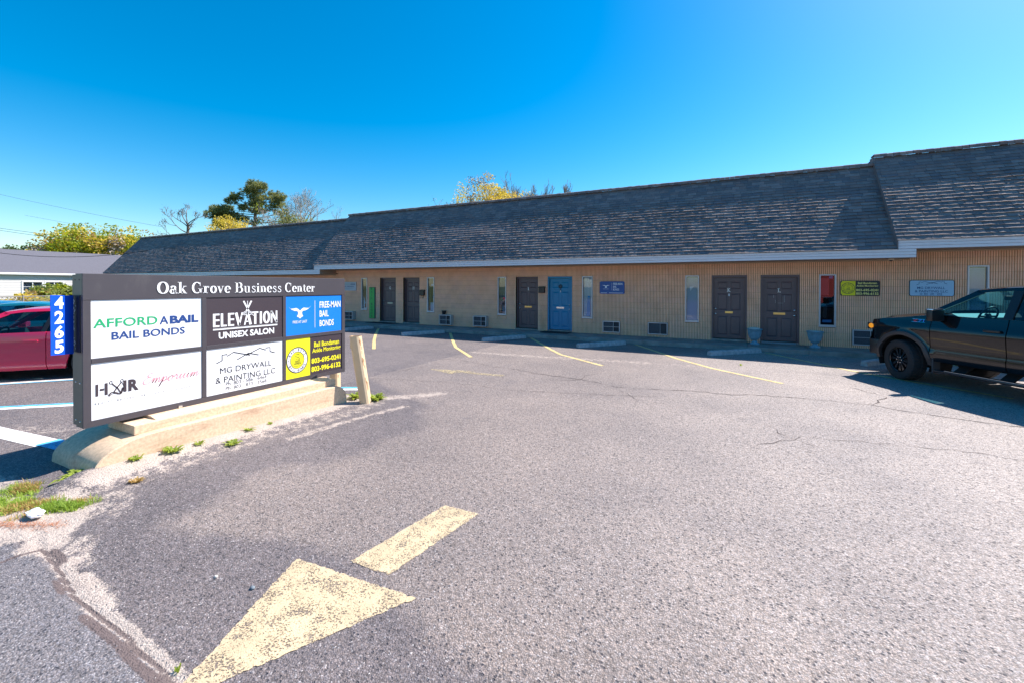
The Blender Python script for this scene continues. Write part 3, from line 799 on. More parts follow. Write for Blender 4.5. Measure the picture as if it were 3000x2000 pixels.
M_dblind = mat("dark_slats", (.10, .12, .14), .5)
M_wavy = mat("wavy_sheet_white", (.72, .66, .64), .8, var=.12, vscale=4, stretch=(8, 8, 1))
M_bright = mat("paper_and_reflection_white", (.75, .75, .75), .8)
for wi, (x0, x1, z0, z1, kind) in enumerate(WINS):
    mb = MB(); fw = .035
    for r_ in subtract([(x0, x1, z0, z1)], [(x0 + fw, x1 - fw, z0 + fw, z1 - fw)]): mb.box(r_[0], r_[1], YW - .018, YW + .05, r_[2], r_[3])
    mb.box(x0 - .01, x1 + .01, YW - .03, YW + .0, z0 - .03, z0 - .002)
    win = part("window", mb, M_alu, bld)
    mb = MB(); mb.box(x0 + fw, x1 - fw, YW + .03, YW + .035, z0 + fw, z1 - fw); part("pane", mb, M_glass, win)
    a, b, c, d = x0 + fw, x1 - fw, z0 + fw, z1 - fw
    if kind in ('blind', 'blind_dark'):
        mb = MB(); zz = d - .03
        lo = c if kind == 'blind' else c + .38
        while zz > lo:
            mb.quad((a + .01, YW + .085, zz), (b - (.01 if kind == 'blind' else .03), YW + .085, zz), (b - .01, YW + .068, zz - .022), (a + .01, YW + .068, zz - .022)); zz -= .025
        part("blind", mb, M_blind if kind == 'blind' else M_dblind, win)
        if wi == 4:
            mb = MB(); mb.add([(a + .10, YW + .05, 1.90), (a + .24, YW + .05, 1.92), (a + .17, YW + .05, 1.83), (a + .12, YW + .05, 1.76)], [(0, 3, 2, 1)]); part("paper_scrap", mb, M_bright, win)
        if kind == 'blind_dark':
            mb = MB(); mb.box(a + .03, b - .02, YW + .3, YW + .33, c, c + .33); part("white_box", mb, M_bright, win)
    if kind == 'curtain':
        rows = []
        for zz in (c, d):
            rows.append([(a + (b - a) * i / 24, YW + .09 + .012 * math.sin(i * 1.7), zz) for i in range(25)])
        mb = MB(); mb.grid(rows); part("curtain", mb, M_wavy, win, smooth=True)  # pale wavy sheet filling the opening behind the pane
        mb = MB(); mb.add([(a + .12, YW + .06, c + .01), (b - .07, YW + .06, c + .01), (b - .08, YW + .06, 1.54), (a + .17, YW + .06, 1.56)], [(0, 1, 2, 3)]); part("blue_sheet", mb, mat("sheet_blue", (.02, .30, .55), .6), win)  # blue sheet across the lower half, just behind the pane
    if kind == 'dark' and x0 > 0:
        mb = MB(); mb.box(a + .02, b - .12, YW + .12, YW + .13, 1.66, 2.18); part("red_reflection_or_notice", mb, mat("reflection_red", (.50, .06, .05), .7), win)  # mirror image of the red building, drawn as a panel behind the glass
        mb = MB(); mb.box(b - .13, b - .04, YW + .06, YW + .065, 2.17, 2.24); mb.box(a + .06, b - .06, YW + .06, YW + .07, .84, .92); part("sticker", mb, mat("sticker_blue", (.06, .22, .42), .6), win)
        mb = MB(); mb.bbox(a + .10, b - .1, YW + .3, YW + .5, .92, 1.35, .04); part("office_chair_back", mb, M_black, win)
    if kind == 'dark' and -17 < x0 < -16:
        mb = MB(); mb.add([(a + .02, YW + .08, c), (b - .05, YW + .08, c), (a + .05, YW + .08, c + .62)], [(0, 1, 2)]); part("white_paper_or_reflection", mb, M_bright, win)
        mb = MB(); mb.box(a + .12, b - .06, YW + .07, YW + .08, c + .05, c + .25); part("red_reflection_or_notice", mb, mat("notice_dark_red", (.3, .02, .04), .7), win)
    if kind == 'refl':
        mb = MB(); mb.box(a + .04, b, YW + .15, YW + .16, c, c + .38); mb.box(a + .08, b - .02, YW + .15, YW + .16, 1.9, 1.99); part("white_paper_or_reflection", mb, M_bright, win)  # white boxes standing in for bright reflections in this pane

# eaves: boards, soffit, trim. Each of the three sections steps up to the right
YF = 14.94
SECT = [(LX0 - .3, MX0, 2.47, 2.700, -18.15), (MX0, MX1, 2.702, 2.932, 4.44), (MX1, RX1 + .3, 2.934, 3.169, RX1 + .3)]
for (x0, x1, zb, zt, xe) in SECT:
    n = 3
    for i in range(n):
        za = zb + (zt - zb) * i / n; zc = zb + (zt - zb) * (i + 1) / n
        mb = MB()
        mb.prism([(YF + .002, za + .002), (YF - .012, za + .004), (YF - .002, zc - .003), (YF + .02, zc - .001), (YF + .02, za + .002)], 0, x0, xe)
        part("fascia_board", mb, M_fasc, bld)
    s0 = x0 if x0 < -30 else (-18.15 if x0 == MX0 else 4.44)
    mb = MB(); mb.box(s0, xe if xe > x1 else x1, YF + .022, YW - .002, zb + .004, zb + .016); part("soffit", mb, M_soff, bld)
    mb = MB(); mb.box(s0 + .01, (xe if xe > x1 else x1) - .01, YW - .028, YW - .001, zb - .035, zb + .002); part("wall_top_trim", mb, M_trim, bld)
for xe, zb, zt in ((-18.15, 2.47, 2.70), (4.44, 2.705, 2.92)):
    mb = MB(); mb.box(xe - .02, xe, YF + .021, YW - .001, zb + .017, zt); part("eave_box_end", mb, M_soff, bld)
# ---- mansard roof
M_sh = [mat("shingle_%d" % i, c, .93, var=.14, vscale=7, bump=.5, bscale=260, world=True) for i, c in enumerate([(.19, .162, .165), (.215, .182, .18), (.165, .138, .142), (.25, .208, .205), (.21, .158, .152), (.158, .142, .155)])]
for m_ in M_sh: stain(m_, (.09, .085, .10), .9, .52, .72, .5, (1, .5, .3))
M_deck = mat("roof_felt", (.05, .05, .06), .95)
ROOF = [(LX0, MX0, 2.735, 5.52), (MX0, MX1, 2.935, 5.73), (MX1, RX1, 3.171, 5.98)]
YR = 17.245
EXP = .139
mb = MB()
for (x0, x1, zt, zr) in ROOF:
    ye = YF - .03
    for (a, b) in ((x0, x1),):
        mb.prism([(ye + .05, zt - .02), (ye + .05, zt + .0), (YR, zr - .02), (31, zr - .35), (31, zt - .02)], 0, a, b)
roof = part("roof", mb, M_deck, bld)
def shingle_mesh(w, curl, lift, seedv):
    """local: x along the eave, y outward normal... built in the roof plane: u up-slope, n outwards"""
    rs = random.Random(seedv); L_ = EXP + .03; rows = []; g = .003
    c = [curl * rs.uniform(.4, 1.35) for _ in range(4)]
    us = [0, .035, .075, L_]
    def off(k, u):
        t = max(0, 1 - u / .075)
        return lift + .006 * (1 - u / L_) + c[k] * t ** 1.3
    xs_ = [g, w * .33, w * .67, w - g]
    vs = []; fs = []
    for u in us:
        for k in range(4): vs.append((xs_[k], u, off(k, u)))
    for i in range(3):
        for k in range(3): fs.append((i * 4 + k, i * 4 + k + 1, (i + 1) * 4 + k + 1, (i + 1) * 4 + k))
    o = len(vs)
    for k in range(4): vs.append((xs_[k], .003, off(k, 0) - .007))
    for k in range(3): fs.append((o + k, o + k + 1, k + 1, k))
    return vs, fs
variants = {}
def place_sh(x, zt, zr, u):
    """origin of a shingle's lower left corner at height u up the slope, as a matrix of the roof plane"""
    ye = YF - .03; L_ = math.hypot(YR - ye, zr - zt); uy, uz = (YR - ye) / L_, (zr - zt) / L_
    return Vector((x, ye + uy * u, zt + uz * u)), Vector((0, uy, uz)), Vector((0, -uz, uy))
sh = []
rs = random.Random(11)
for si, (x0, x1, zt, zr) in enumerate(ROOF):
    L_ = math.hypot(YR - YF + .03, zr - zt); n = int(L_ / EXP)
    for r_ in range(n + 1):
        u = r_ * EXP - .012
        if u > L_ - .08: break
        x = x0 - rs.uniform(0, .25)
        while x < x1 - .02:
            w = rs.choice((.22, .28, .33, .38))
            a = max(x, x0 - .02); b = min(x + w, x1)
            if b - a > .03:
                # patchy weathering decides how far the tabs have curled
                cu = .72 + .55 * mnoise.noise(Vector((a * .35, u * .8, si * 5.0))) + .25 * mnoise.noise(Vector((a * 1.7, u * 3, 7)))
                top = smooth01((u / L_ - .60) / .30)
                cu = max(0, cu) * (1 - .8 * top)
                sh.append((si, a, b - a, u, min(1.4, cu)))
            x += w
MXC = .5 * (MX0 + MX1)
def shd(s):
    si, a, w, u, cu = s; o, uu, nn = place_sh(a, ROOF[si][2], ROOF[si][3], u)
    p = o - Vector((0, 0, 1.92)); d = p.dot(_f); px = 1500 + 1265 * p.dot(_r) / max(d, .1)
    return p.length + (100 if (px > 3030 or px < -30 or d < 1) else 0)
sh.sort(key=shd)
restsh = MB(); cache = {}
rw = worldloc(roof)
for i, (si, a, w, u, cu) in enumerate(sh):
    o, uu, nn = place_sh(a, ROOF[si][2], ROOF[si][3], u)
    q = round(cu * 4) / 4; curl = .027 * q; mi = rs.randrange(6); vi = rs.randrange(3)
    if i < 300:
        key = (round(w, 2), q, vi, mi)
        if key not in cache:
            mb = MB(); vs, fs = shingle_mesh(round(w, 2), curl, .004, vi * 31 + int(q * 8) + 5); mb.add(vs, fs); cache[key] = mb.mesh("shingle", M_sh[mi])
        ob = link("shingle", cache[key], roof)
        mm = Matrix(((1, 0, 0), tuple(uu), tuple(nn))).transposed().to_4x4(); mm.translation = o - rw
        ob.matrix_local = mm
    else:
        vs, fs = shingle_mesh(w, curl, .004, vi * 31 + int(q * 8) + rs.randrange(40))
        restsh.add([tuple(o + Vector((p[0], 0, 0)) + uu * p[1] + nn * p[2]) for p in vs], fs, mi)
part("shingle_field", restsh, M_sh, roof, kind='stuff')
# ridge caps, each bent over the crest, standing proud with a dark gap below
caps = []
for si, (x0, x1, zt, zr) in enumerate(ROOF):
    x = x0
    while x < x1 - .01:
        w = .155; caps.append((x, min(x + w, x1), zr, rs.uniform(-.008, .008), rs.uniform(0, .012))); x += w
caps.sort(key=lambda c: abs(c[0] + 2))
capr = MB(); capm = {}
for i, (x0, x1, zr, dy, dz) in enumerate(caps):
    z = zr + .065 + dz
    pr = [(YR - .13, z - .10), (YR - .125, z - .015), (YR - .09, z + .008), (YR + .25, z + .01), (YR + .25, z - .02), (YR - .08, z - .02), (YR - .115, z - .10)]
    mi = rs.randrange(6)
    if i < 230:
        mb = MB(); mb.prism([(y + dy, zz) for y, zz in pr], 0, x0 + .003, x1 - .003); part("ridge_cap", mb, M_sh[mi], roof)
    else: capr.prism([(y + dy, zz) for y, zz in pr], 0, x0 + .003, x1 - .003, mi)
if capr.f: part("ridge_cap_run", capr, M_sh, roof, kind='stuff')
# rake ends of the stepped roofs
for (xe, zt0, zr0, zt1, zr1) in ((MX0, 2.735, 5.52, 2.935, 5.73), (MX1, 2.935, 5.73, 3.171, 5.98)):
    mb = MB(); ye = YF - .035
    mb.prism([(ye, zt0 - .02), (YR, zr0), (YR + .3, zr0), (YR + .3, zr1 + .01), (YR, zr1 + .01), (ye, zt1 + .012)], 0, xe - .012, xe + .004)
    part("rake_board", mb, M_sh[0], roof)
# ================================================================= things on and by the building
def ac_unit(x0, x1, z0, z1, label, frame_dark=False, flush=.0, single=False):
    t = thing("wall_air_conditioner", label, "air conditioner", ((x0 + x1) / 2, YW, z0), 0, "air conditioners set low in the office wall")
    mt = mat("ac_case", (.40, .38, .38), .6, var=.1) if not frame_dark else M_black
    yf = YW - flush
    mb = MB(); e = .018
    for r_ in subtract([(x0, x1, z0, z1)], [(x0 + e, x1 - e, z0 + e, z1 - e)]): mb.box(r_[0], r_[1], yf + .004, YW + .02, r_[2], r_[3])
    part("case", mb, mt, t)
    mb = MB(); f = .032
    for r_ in subtract([(x0 + e * .3, x1 - e * .3, z0 + e * .3, z1 - e * .3)], [(x0 + f, x1 - f, z0 + f, z1 - f)]): mb.box(r_[0], r_[1], yf - .012, yf + .003, r_[2], r_[3])
    part("front_frame", mb, M_alu, t)
    mb = MB(); mb.box(x0 + f, x1 - f, yf + .06, yf + .065, z0 + f, z1 - f); part("core", mb, mat("ac_core", (.03, .035, .045), .6), t)
    xs_ = x0 + (x1 - x0) * .62
    mb = MB(); zz = z0 + f + .01
    while zz < z1 - f - .01:
        mb.box(x0 + f, xs_, yf + .012, yf + .030, zz, zz + .006); zz += .020
    part("louvres", mb, mat("ac_louvre", (.14, .17, .22), .5), t)
    if not single:
        mb = MB(); zm = (z0 + z1) / 2
        mb.box(x0 + f, x1 - f, yf - .008, yf + .01, zm - .006, zm + .006); part("cross_bar", mb, M_alu, t)
        mb = MB(); mb.box(xs_ - .006, xs_ + .006, yf - .006, yf + .011, z0 + f, z1 - f); part("upright_bar", mb, M_alu, t)
    else:
        mb = MB(); mb.box(xs_ - .02, xs_ + .02, yf + .03, yf + .04, z0 + f, z1 - f); part("upright_bar", mb, mat("bar_grey", (.15, .16, .18), .5), t)
# the ones on the left stand proud of the wall
P_ = .205
def px_shift(x): return P_ * x / YW      # a face P_ nearer the street
ac_unit(-17.38, -16.76, .205, .61, "boxy grey air conditioner beside the light blue wall sign, nearest the big roadside sign", flush=P_)
ac_unit(-11.49, -10.86, .19, .63, "grey air conditioner with a black flowerpot standing on it", flush=P_)
ac_unit(-9.72, -9.07, .20, .64, "grey air conditioner between the flowerpot unit and the narrow window left of door I", flush=P_)
ac_unit(-4.165, -3.519, .213, .63, "air conditioner with four light barred panes below the blue wall sign", flush=.03)
ac_unit(-2.537, -1.861, .217, .649, "air conditioner with a single wide light frame in a black surround", True, flush=.03, single=True)
ac_unit(3.314, 4.0, .211, .663, "pale framed air conditioner partly hidden by the nose of the black pickup", flush=.03)
# signs fixed to the wall
def round_panel(x0, x1, z0, z1, r, y0, y1):
    pts = []
    for cx, cz, a in ((x1 - r, z1 - r, 0), (x0 + r, z1 - r, 90), (x0 + r, z0 + r, 180), (x1 - r, z0 + r, 270)):
        pts += [(cx + r * math.cos(R(a + k * 15)), cz + r * math.sin(R(a + k * 15))) for k in range(7)]
    mb = MB(); mb.prism(pts, 1, y0, y1); return mb
WM = lambda u, v, h: (u, YW - .032 - h, v)
M_ink = mat("ink_black", (.02, .02, .03), .5); M_inkw = mat("ink_white", (.82, .82, .84), .5)
M_yell = mat("sign_yellow", (.80, .72, .01), .45); M_sblue = mat("sign_blue", (.012, .075, .30), .4); M_sky = mat("sign_pale_blue", (.30, .52, .72), .4)
M_green = mat("sign_green", (.03, .42, .07), .45); M_charc = mat("sign_charcoal", (.035, .028, .034), .5); M_inky = mat("ink_yellow", (.85, .78, .02), .5)
M_navy = mat("ink_navy", (.01, .05, .22), .5); M_pgreen = mat("ink_green", (.01, .38, .14), .5)
def bird_shape(x0, x1, z0, z1):
    L = [(0, .98), (.06, .86), (.14, .72), (.26, .62), (.38, .60), (.42, .46), (.40, .30), (.36, .18), (.45, .10), (.5, 0)]
    P = L + [(1 - a, b) for a, b in L[::-1][1:]] + [(.92, .80), (.80, .80), (.66, .84), (.57, .74), (.5, .60), (.43, .74), (.34, .84), (.20, .80), (.08, .80)]
    P = [(x0 + a * (x1 - x0), z0 + b * (z1 - z0)) for a, b in P]
    n = len(P)
    # wings and body as quads fan
    vs = P; half = len(L)
    tri = []
    import mathutils.geometry as geo
    t = geo.tessellate_polygon([[Vector((a, b, 0)) for a, b in P]])
    return vs, [tuple(k) for k in t]
def house_logo(x0, x1, z0, z1, w):
    f = lambda pts: [(x0 + a * (x1 - x0), z0 + b * (z1 - z0)) for a, b in pts]
    return merge([stroke(f(p), w) for p in ([(0, 0), (.09, .22), (.09, .78), (.17, .78), (.17, .60), (.27, .92), (.55, .38)], [(.33, .1), (.52, .62), (.70, .28)],
                                            [(.48, .42), (.72, .98), (.83, .70), (.83, .92), (.91, .92), (.91, .48), (1, .25)])])
def roundel(mb_ring, mb_fill, cx, cz, rx, rz, mp):
    # ring, words on the ring and a coiled rattlesnake
    def el(r, n=40): return [(cx + rx * r * math.cos(2 * math.pi * k / n), cz + rz * r * math.sin(2 * math.pi * k / n)) for k in range(n)]
    for r, w in ((1, .07), (.66, .035)):
        o, i = el(r), el(r - w); n = 40
        emboss(mb_ring, (o + i, [(k, (k + 1) % n, n + (k + 1) % n, n + k) for k in range(n)]), mp, .003)
    def word(s, a0, a1, flip):
        for k, ch in enumerate(s):
            if ch == ' ': continue
            a = R(a0 + (a1 - a0) * k / (len(s) - 1)); vs, fs = fit(text2d(ch, .012), -.075 * rx if ch != 'I' else -.02 * rx, .075 * rx if ch != 'I' else .02 * rx, -.085 * rz, .085 * rz)
            rt = a - math.pi / 2 if not flip else a + math.pi / 2
            out = []
            for x, y in vs:
                xx, yy = x / rx, y / rz
                out.append((cx + rx * (.80 * math.cos(a) + xx * math.cos(rt) - yy * math.sin(rt)), cz + rz * (.80 * math.sin(a) + xx * math.sin(rt) + yy * math.cos(rt))))
            emboss(mb_ring, (out, fs), mp, .003)
    word("BAD BOYZ", 150, 30, False); word("BAIL BONDS", 212, 328, True)
    for s in (-1, 1):
        emboss(mb_ring, ([(cx + s * rx * .86, cz), (cx + s * rx * .81, cz + rz * .06), (cx + s * rx * .76, cz), (cx + s * rx * .81, cz - rz * .06)], [(0, 1, 2, 3)]), mp, .003)
    sc = lambda P: [(cx + rx * a, cz + rz * b) for a, b in P]
    for k, (ww, yy) in enumerate(((.40, -.36), (.34, -.24), (.26, -.12), (.20, 0))):
        emboss(mb_ring, stroke(sc(arc(0, yy, ww, .10, 200, 520, 20)), .022 * rx), mp, .003)
    emboss(mb_ring, stroke(sc(smooth_pts([(.16, .02), (.2, .16), (0, .24), (-.14, .32), (-.08, .45), (.1, .46), (.2, .38)])), .03 * rx), mp, .003)
    emboss(mb_ring, stroke(sc([(-.42, -.36), (-.5, -.2), (-.44, -.08)]), .02 * rx), mp, .003)
t = thing("wall_sign", "small dark blue wall sign with a white eagle, FREE-MAN BAIL BONDS", "sign", (-3.82, YW, 1.86))
part("panel", round_panel(-4.278, -3.365, 1.63, 2.094, .05, YW - .03, YW - .003), M_sblue, t)
mb = MB(); emboss(mb, bird_shape(-4.20, -3.89, 1.84, 1.98), WM)
M_pale = mat("ink_pale_blue", (.75, .82, .9), .5)
for s, u0, u1, v0, v1 in (("FREE-MAN", -3.78, -3.44, 1.96, 2.04), ("BAIL", -3.78, -3.65, 1.86, 1.93), ("BONDS", -3.78, -3.56, 1.755, 1.83), ("FREE AT LAST", -4.15, -3.94, 1.80, 1.82)):
    mw = MB(); emboss(mw, fit(text2d(s, .015), u0, u1, v0, v1), WM); part("lettering", mw, M_pale, t)
emboss(mb, rect(-3.835, -3.83, 1.76, 2.04), WM); emboss(mb, rect(-4.24, -4.0, 1.66, 1.675), WM); emboss(mb, rect(-3.93, -3.42, 1.66, 1.675), WM)
part("printed_mark", mb, M_pale, t)
t = thing("wall_sign", "yellow and charcoal wall sign for a bail bondsman, between a narrow window and the pickup", "sign", (3.48, YW, 1.88))
part("panel", round_panel(3.012, 3.943, 1.654, 2.103, .05, YW - .030, YW - .003), M_charc, t)
mb = MB(); mb.box(3.05, 3.372, YW - .0325, YW - .030, 1.668, 2.09); mb.box(3.024, 3.05, YW - .0325, YW - .030, 1.71, 2.05); part("yellow_field", mb, M_yell, t)
mb = MB(); roundel(mb, None, 3.197, 1.878, .165, .165, lambda u, v, h: (u, YW - .033 - h, v)); part("emblem", mb, M_ink, t)
mb = MB()
for s, u0, u1, v0, v1 in (("Bail Bondsman", 3.43, 3.87, 2.0, 2.06), ("Ankle Monitoring", 3.40, 3.90, 1.91, 1.975), ("803-695-0241", 3.39, 3.90, 1.79, 1.86), ("803-996-6132", 3.39, 3.91, 1.685, 1.757)):
    mb = MB(); emboss(mb, fit(text2d(s, .02), u0, u1, v0, v1), WM); part("lettering", mb, bpy.data.materials.get("ink_pale_yellow") or mat("ink_pale_yellow", (.85, .78, .25), .5), t)
t = thing("wall_sign", "light blue wall sign with house roofs, MG DRYWALL & PAINTING LLC", "sign", (5.06, YW, 1.89))
part("panel", round_panel(4.591, 5.533, 1.665, 2.113, .05, YW - .03, YW - .003), M_ink, t)
part("face", round_panel(4.603, 5.521, 1.677, 2.101, .04, YW - .0325, YW - .031), M_sky, t)
mb = MB(); emboss(mb, house_logo(4.74, 5.38, 1.98, 2.085, .011), lambda u, v, h: (u, YW - .033 - h, v)); part("printed_mark", mb, M_navy, t)
for s, u0, u1, v0, v1 in (("MG DRYWALL", 4.76, 5.34, 1.865, 1.93), ("& PAINTING LLC", 4.71, 5.40, 1.77, 1.835), ("Ph. 803 - 586 - 6464", 4.82, 5.28, 1.725, 1.755), ("Ph. 803 - 873 - 3568", 4.82, 5.28, 1.69, 1.718)):
    mb = MB(); emboss(mb, fit(text2d(s, .008), u0, u1, v0, v1), lambda u, v, h: (u, YW - .033 - h, v)); part("lettering", mb, M_navy, t)
t = thing("wall_sign", "pale grey blue wall sign, AFFORDABAIL BAIL BONDS, half hidden by the roadside sign", "sign", (-17.1, YW, 1.86))
part("panel", round_panel(-17.85, -16.706, 1.65, 2.086, .05, YW - .03, YW - .003), mat("sign_grey_blue", (.40, .45, .52), .4), t)
mb = MB(); emboss(mb, fit(text2d("AFFORD", 0), -17.77, -17.12, 1.94, 2.01), WM); part("lettering", mb, mat("ink_grey_green", (.2, .36, .34), .5), t)
mb = MB(); emboss(mb, fit(text2d("ABAIL", .03), -17.10, -16.75, 1.94, 2.01), WM); emboss(mb, fit(text2d("BAIL BONDS", .01), -17.6, -16.86, 1.82, 1.89), WM); emboss(mb, rect(-17.5, -16.92, 1.735, 1.745), WM); part("lettering", mb, mat("ink_slate", (.05, .10, .22), .5), t)
t = thing("wall_sign", "tall narrow green board reading BAIL BONDS downwards", "sign", (-15.61, YW, .30))
mb = MB(); mb.bbox(-15.80, -15.425, YW - .05, YW - .002, .298, 1.826, .008); part("backing", mb, mat("sign_dark_green", (.01, .09, .07), .5), t)
mb = MB(); mb.box(-15.785, -15.475, YW - .054, YW - .0505, .315, 1.81); part("face", mb, M_green, t)
mb = MB()
for k, ch in enumerate("BAIL BONDS"):
    if ch != ' ':
        z1 = 1.80 - k * .148; w_ = .045 if ch != 'I' else .008
        emboss(mb, fit(text2d(ch, .02), -15.64 - w_, -15.64 + w_, z1 - .105, z1), lambda u, v, h: (u, YW - .055 - h, v))
part("lettering", mb, mat("ink_dark_green", (.005, .08, .05), .5), t)
# mailboxes
def mailbox(x, z, label, hooks):
    t = thing("mailbox", label, "mailbox", (x, YW, z), 0, "small black wall mailboxes")
    mb = MB(); mb.bbox(x - .13, x + .13, YW - .11, YW - .002, z, z + .22, .012); part("box", mb, M_black, t)
    mb = MB(); mb.prism([(YW - .12, z + .215), (YW - .12, z + .235), (YW - .002, z + .265), (YW - .002, z + .215)], 0, x - .14, x + .14); part("lid", mb, M_black, t)
    if hooks:
        for s in (-.06, .06):
            mb = MB(); mb.tube([(x + s, YW - .04, z), (x + s, YW - .04, z - .09), (x + s - .02, YW - .07, z - .12), (x + s - .04, YW - .07, z - .09)], .007, 5); part("newspaper_hook", mb, M_black, t)
mailbox(-12.55, 1.455, "black mailbox with two hooks below it, right of door H", True)
mailbox(-6.61, 1.635, "plain black mailbox between door I and the blue door", False)
# camera under the eave
t = thing("eave_light", "small beige fitting with a dark lens under the white eave above the yellow sign", "light", (4.02, 15.3, 2.69))
mb = MB(); mb.bbox(3.965, 4.075, 15.24, 15.36, 2.655, 2.704, .006); part("base", mb, mat("beige_plastic", (.55, .45, .36), .6), t)
mb = MB(); mb.lathe([(.0, -.03), (.03, -.025), (.04, 0)], 12, 'z', (4.02, 15.30, 2.654)); part("lens", mb, M_black, t, smooth=True)
# plants pots
t = thing("flowerpot", "small black flowerpot standing on a grey air conditioner", "flowerpot", (-11.3, YW - .1, .635))
mb = MB(); mb.lathe([(0, 0), (.065, 0), (.095, .14), (.11, .14), (.112, .175), (.098, .175), (.09, .15), (0, .15)], 18, 'z', (-11.3, YW - .1, .632)); part("pot", mb, M_black, t, auto=40)
def urn(x, y, label, fill):
    t = thing("urn_planter", label, "planter", (x, y, .13), 0, "blue urn planters by the doors")
    m = mat("urn_blue", (.15, .30, .40), .55, var=.25, vscale=9)
    z = .13; mb = MB()
    mb.lathe([(0, z), (.13, z), (.135, z + .03), (.10, z + .06), (.065, z + .09), (.06, z + .12), (.10, z + .15), (.155, z + .22), (.185, z + .33), (.195, z + .44), (.215, z + .455), (.22, z + .48), (.20, z + .485), (.18, z + .45), (0, z + .44)], 28, 'z', (x, y, 0))
    part("bowl", mb, m, t, auto=50)
    mb = MB()
    mb.lathe([(0, z + .44), (.16, z + .45), (.165, z + .475 + fill * .5), (.13, z + .49 + fill), (.05, z + .50 + fill), (0, z + .50 + fill)], 20, 'z', (x - .01, y, 0)); part("white_filling", mb, mat("urn_fill", (.55, .60, .56), .8, bump=.4, bscale=40), t, smooth=True)
    mb = MB()
    for k in range(10):
        a = k * .628; mb.tube([(x + .08 * math.cos(a), y + .08 * math.sin(a), z + .17), (x + .15 * math.cos(a), y + .15 * math.sin(a), z + .24), (x + .182 * math.cos(a), y + .182 * math.sin(a), z + .36)], .010, 4)
    part("rib_moulding", mb, m, t)
urn(.765, 15.42, "blue urn planter between the brown doors K and L", .02)
urn(2.32, 15.40, "blue urn planter right of door L, below the narrow window", -.005)
# door mats
def doormat(x0, x1, y0, y1, label, curved=False):
    pts = [(x0, y1), (x0, y0 + (.2 if curved else 0))]
    if curved: pts += [(x0 + (x1 - x0) * (.5 - .5 * math.cos(math.pi * k / 10)), y0 + .2 - .2 * math.sin(math.pi * k / 10)) for k in range(1, 10)]
    pts += [(x1, y0 + (.2 if curved else 0)), (x1, y1)]
    mb = MB(); mb.prism(pts, 2, .134, .148)
    o = link("doormat", mb.mesh("doormat", mat("mat_dark", (.035, .028, .03), .95, bump=.6, bscale=200), off=(x0, y0, .134))); o.location = (x0, y0, .134)
    tag(o, label, "doormat")
doormat(-15.5, -13.9, 15.35, 15.9, "wide dark doormat in front of door G")
doormat(-6.5, -5.35, 15.25, 15.9, "rounded dark doormat in front of the blue door", True)
# tiled step at door L
mb = MB()
t = thing("step_tiles", "row of small grey blue tiles along the step of door L", "tiles", (1.47, 15.9, .13))
for k in range(14):
    mb = MB(); mb.bbox(.98 + k * .066, 1.04 + k * .066, 15.86, 15.915, .131, .185, .004); part("tile", mb, mat("step_tile", (.22, .28, .33), .5) if k == 0 else bpy.data.materials["step_tile"], t)
# concrete wheel stops
M_stop = mat("wheel_stop_concrete", (.42, .40, .41), .9, var=.3, vscale=9, bump=.5, bscale=70)
def wheel_stop(a, b, label, broken=False):
    ax, ay = a; bx, by = b; L_ = math.hypot(bx - ax, by - ay); ang = math.atan2(by - ay, bx - ax)
    o_ = thing("wheel_stop", label, "wheel stop", (ax, ay, 0), ang, "concrete wheel stops along the building")
    prof = [(-.09, 0), (-.075, .10), (-.055, .125), (.055, .125), (.075, .10), (.09, 0)]
    cuts = [0, L_ * .24, L_] if broken else [0, L_]
    for i in range(len(cuts) - 1):
        x0, x1 = cuts[i] + (.006 if i else 0), cuts[i + 1] - (.006 if i < len(cuts) - 2 else 0)
        mb = MB(); rows = []
        n = 14
        for k in range(n + 1):
            x = x0 + (x1 - x0) * k / n; s = 1.0 - (.14 if (k == 0 or k == n) else 0)
            rows.append([(x, y * s + rnd.uniform(-.004, .004), z * s + (rnd.uniform(-.004, .004) if z > 0 else 0)) for y, z in prof])
        mb.grid(rows); mb.add(rows[0], [tuple(range(6))]); mb.add(rows[-1], [tuple(range(6))[::-1]])
        if len(cuts) == 2 and False: pass
        lpart("concrete_bar", mb, M_stop, o_)
wheel_stop((-14.5, 12.9), (-14.2, 14.5), "wheel stop behind the post tops, leftmost one, in front of the green board")
wheel_stop((-11.2, 12.95), (-10.35, 14.52), "wheel stop in the bay in front of door H")
wheel_stop((-7.6, 12.95), (-6.7, 14.52), "wheel stop in the bay in front of door I")
wheel_stop((-4.2, 13.05), (-3.05, 14.5), "cracked wheel stop in the bay below the blue wall sign", True)
wheel_stop((-.45, 13.3), (.85, 14.62), "wheel stop ending by the urn at door K")
wheel_stop((3.0, 13.3), (3.95, 14.5), "wheel stop mostly hidden under the nose of the black pickup")
# ================================================================= THE ROADSIDE SIGN
SX = -5.946
M_cab = mat("sign_cabinet_brown", (.062, .054, .064), .45, var=.05, vscale=2)
M_cabend = mat("sign_cabinet_end", (.17, .14, .115), .5, var=.08, vscale=3)
sg = thing("business_sign", "long low roadside sign cabinet headed Oak Grove Business Center with six tenant panels", "sign", (SX - .13, 3.7, .436))
Y0, Y1, Z0, Z1 = 2.0, 5.40, .436, 2.034
mb = MB(); mb.box(SX - .27, SX - .16, Y0 + .015, Y1 - .015, Z0 + .01, Z1 - .01); mb.box(SX - .15, SX - .012, Y0, Y1, Z0 + .004, Z1 - .001); mb.box(SX - .162, SX - .148, Y0 + .02, Y1 - .02, Z0 + .02, Z1 - .02)
part("cabinet", mb, M_cabend, sg)
stain(M_cab, (.12, .11, .11), 5, .55, .8, .45, (1, 1, .4))
def bar(name, y0, y1, z0, z1, d=.0, m=None):
    mb = MB(); mb.bbox(SX - .014, SX + .014 + d, y0, y1, z0, z1, .003); return part(name, mb, m or M_cab, sg)
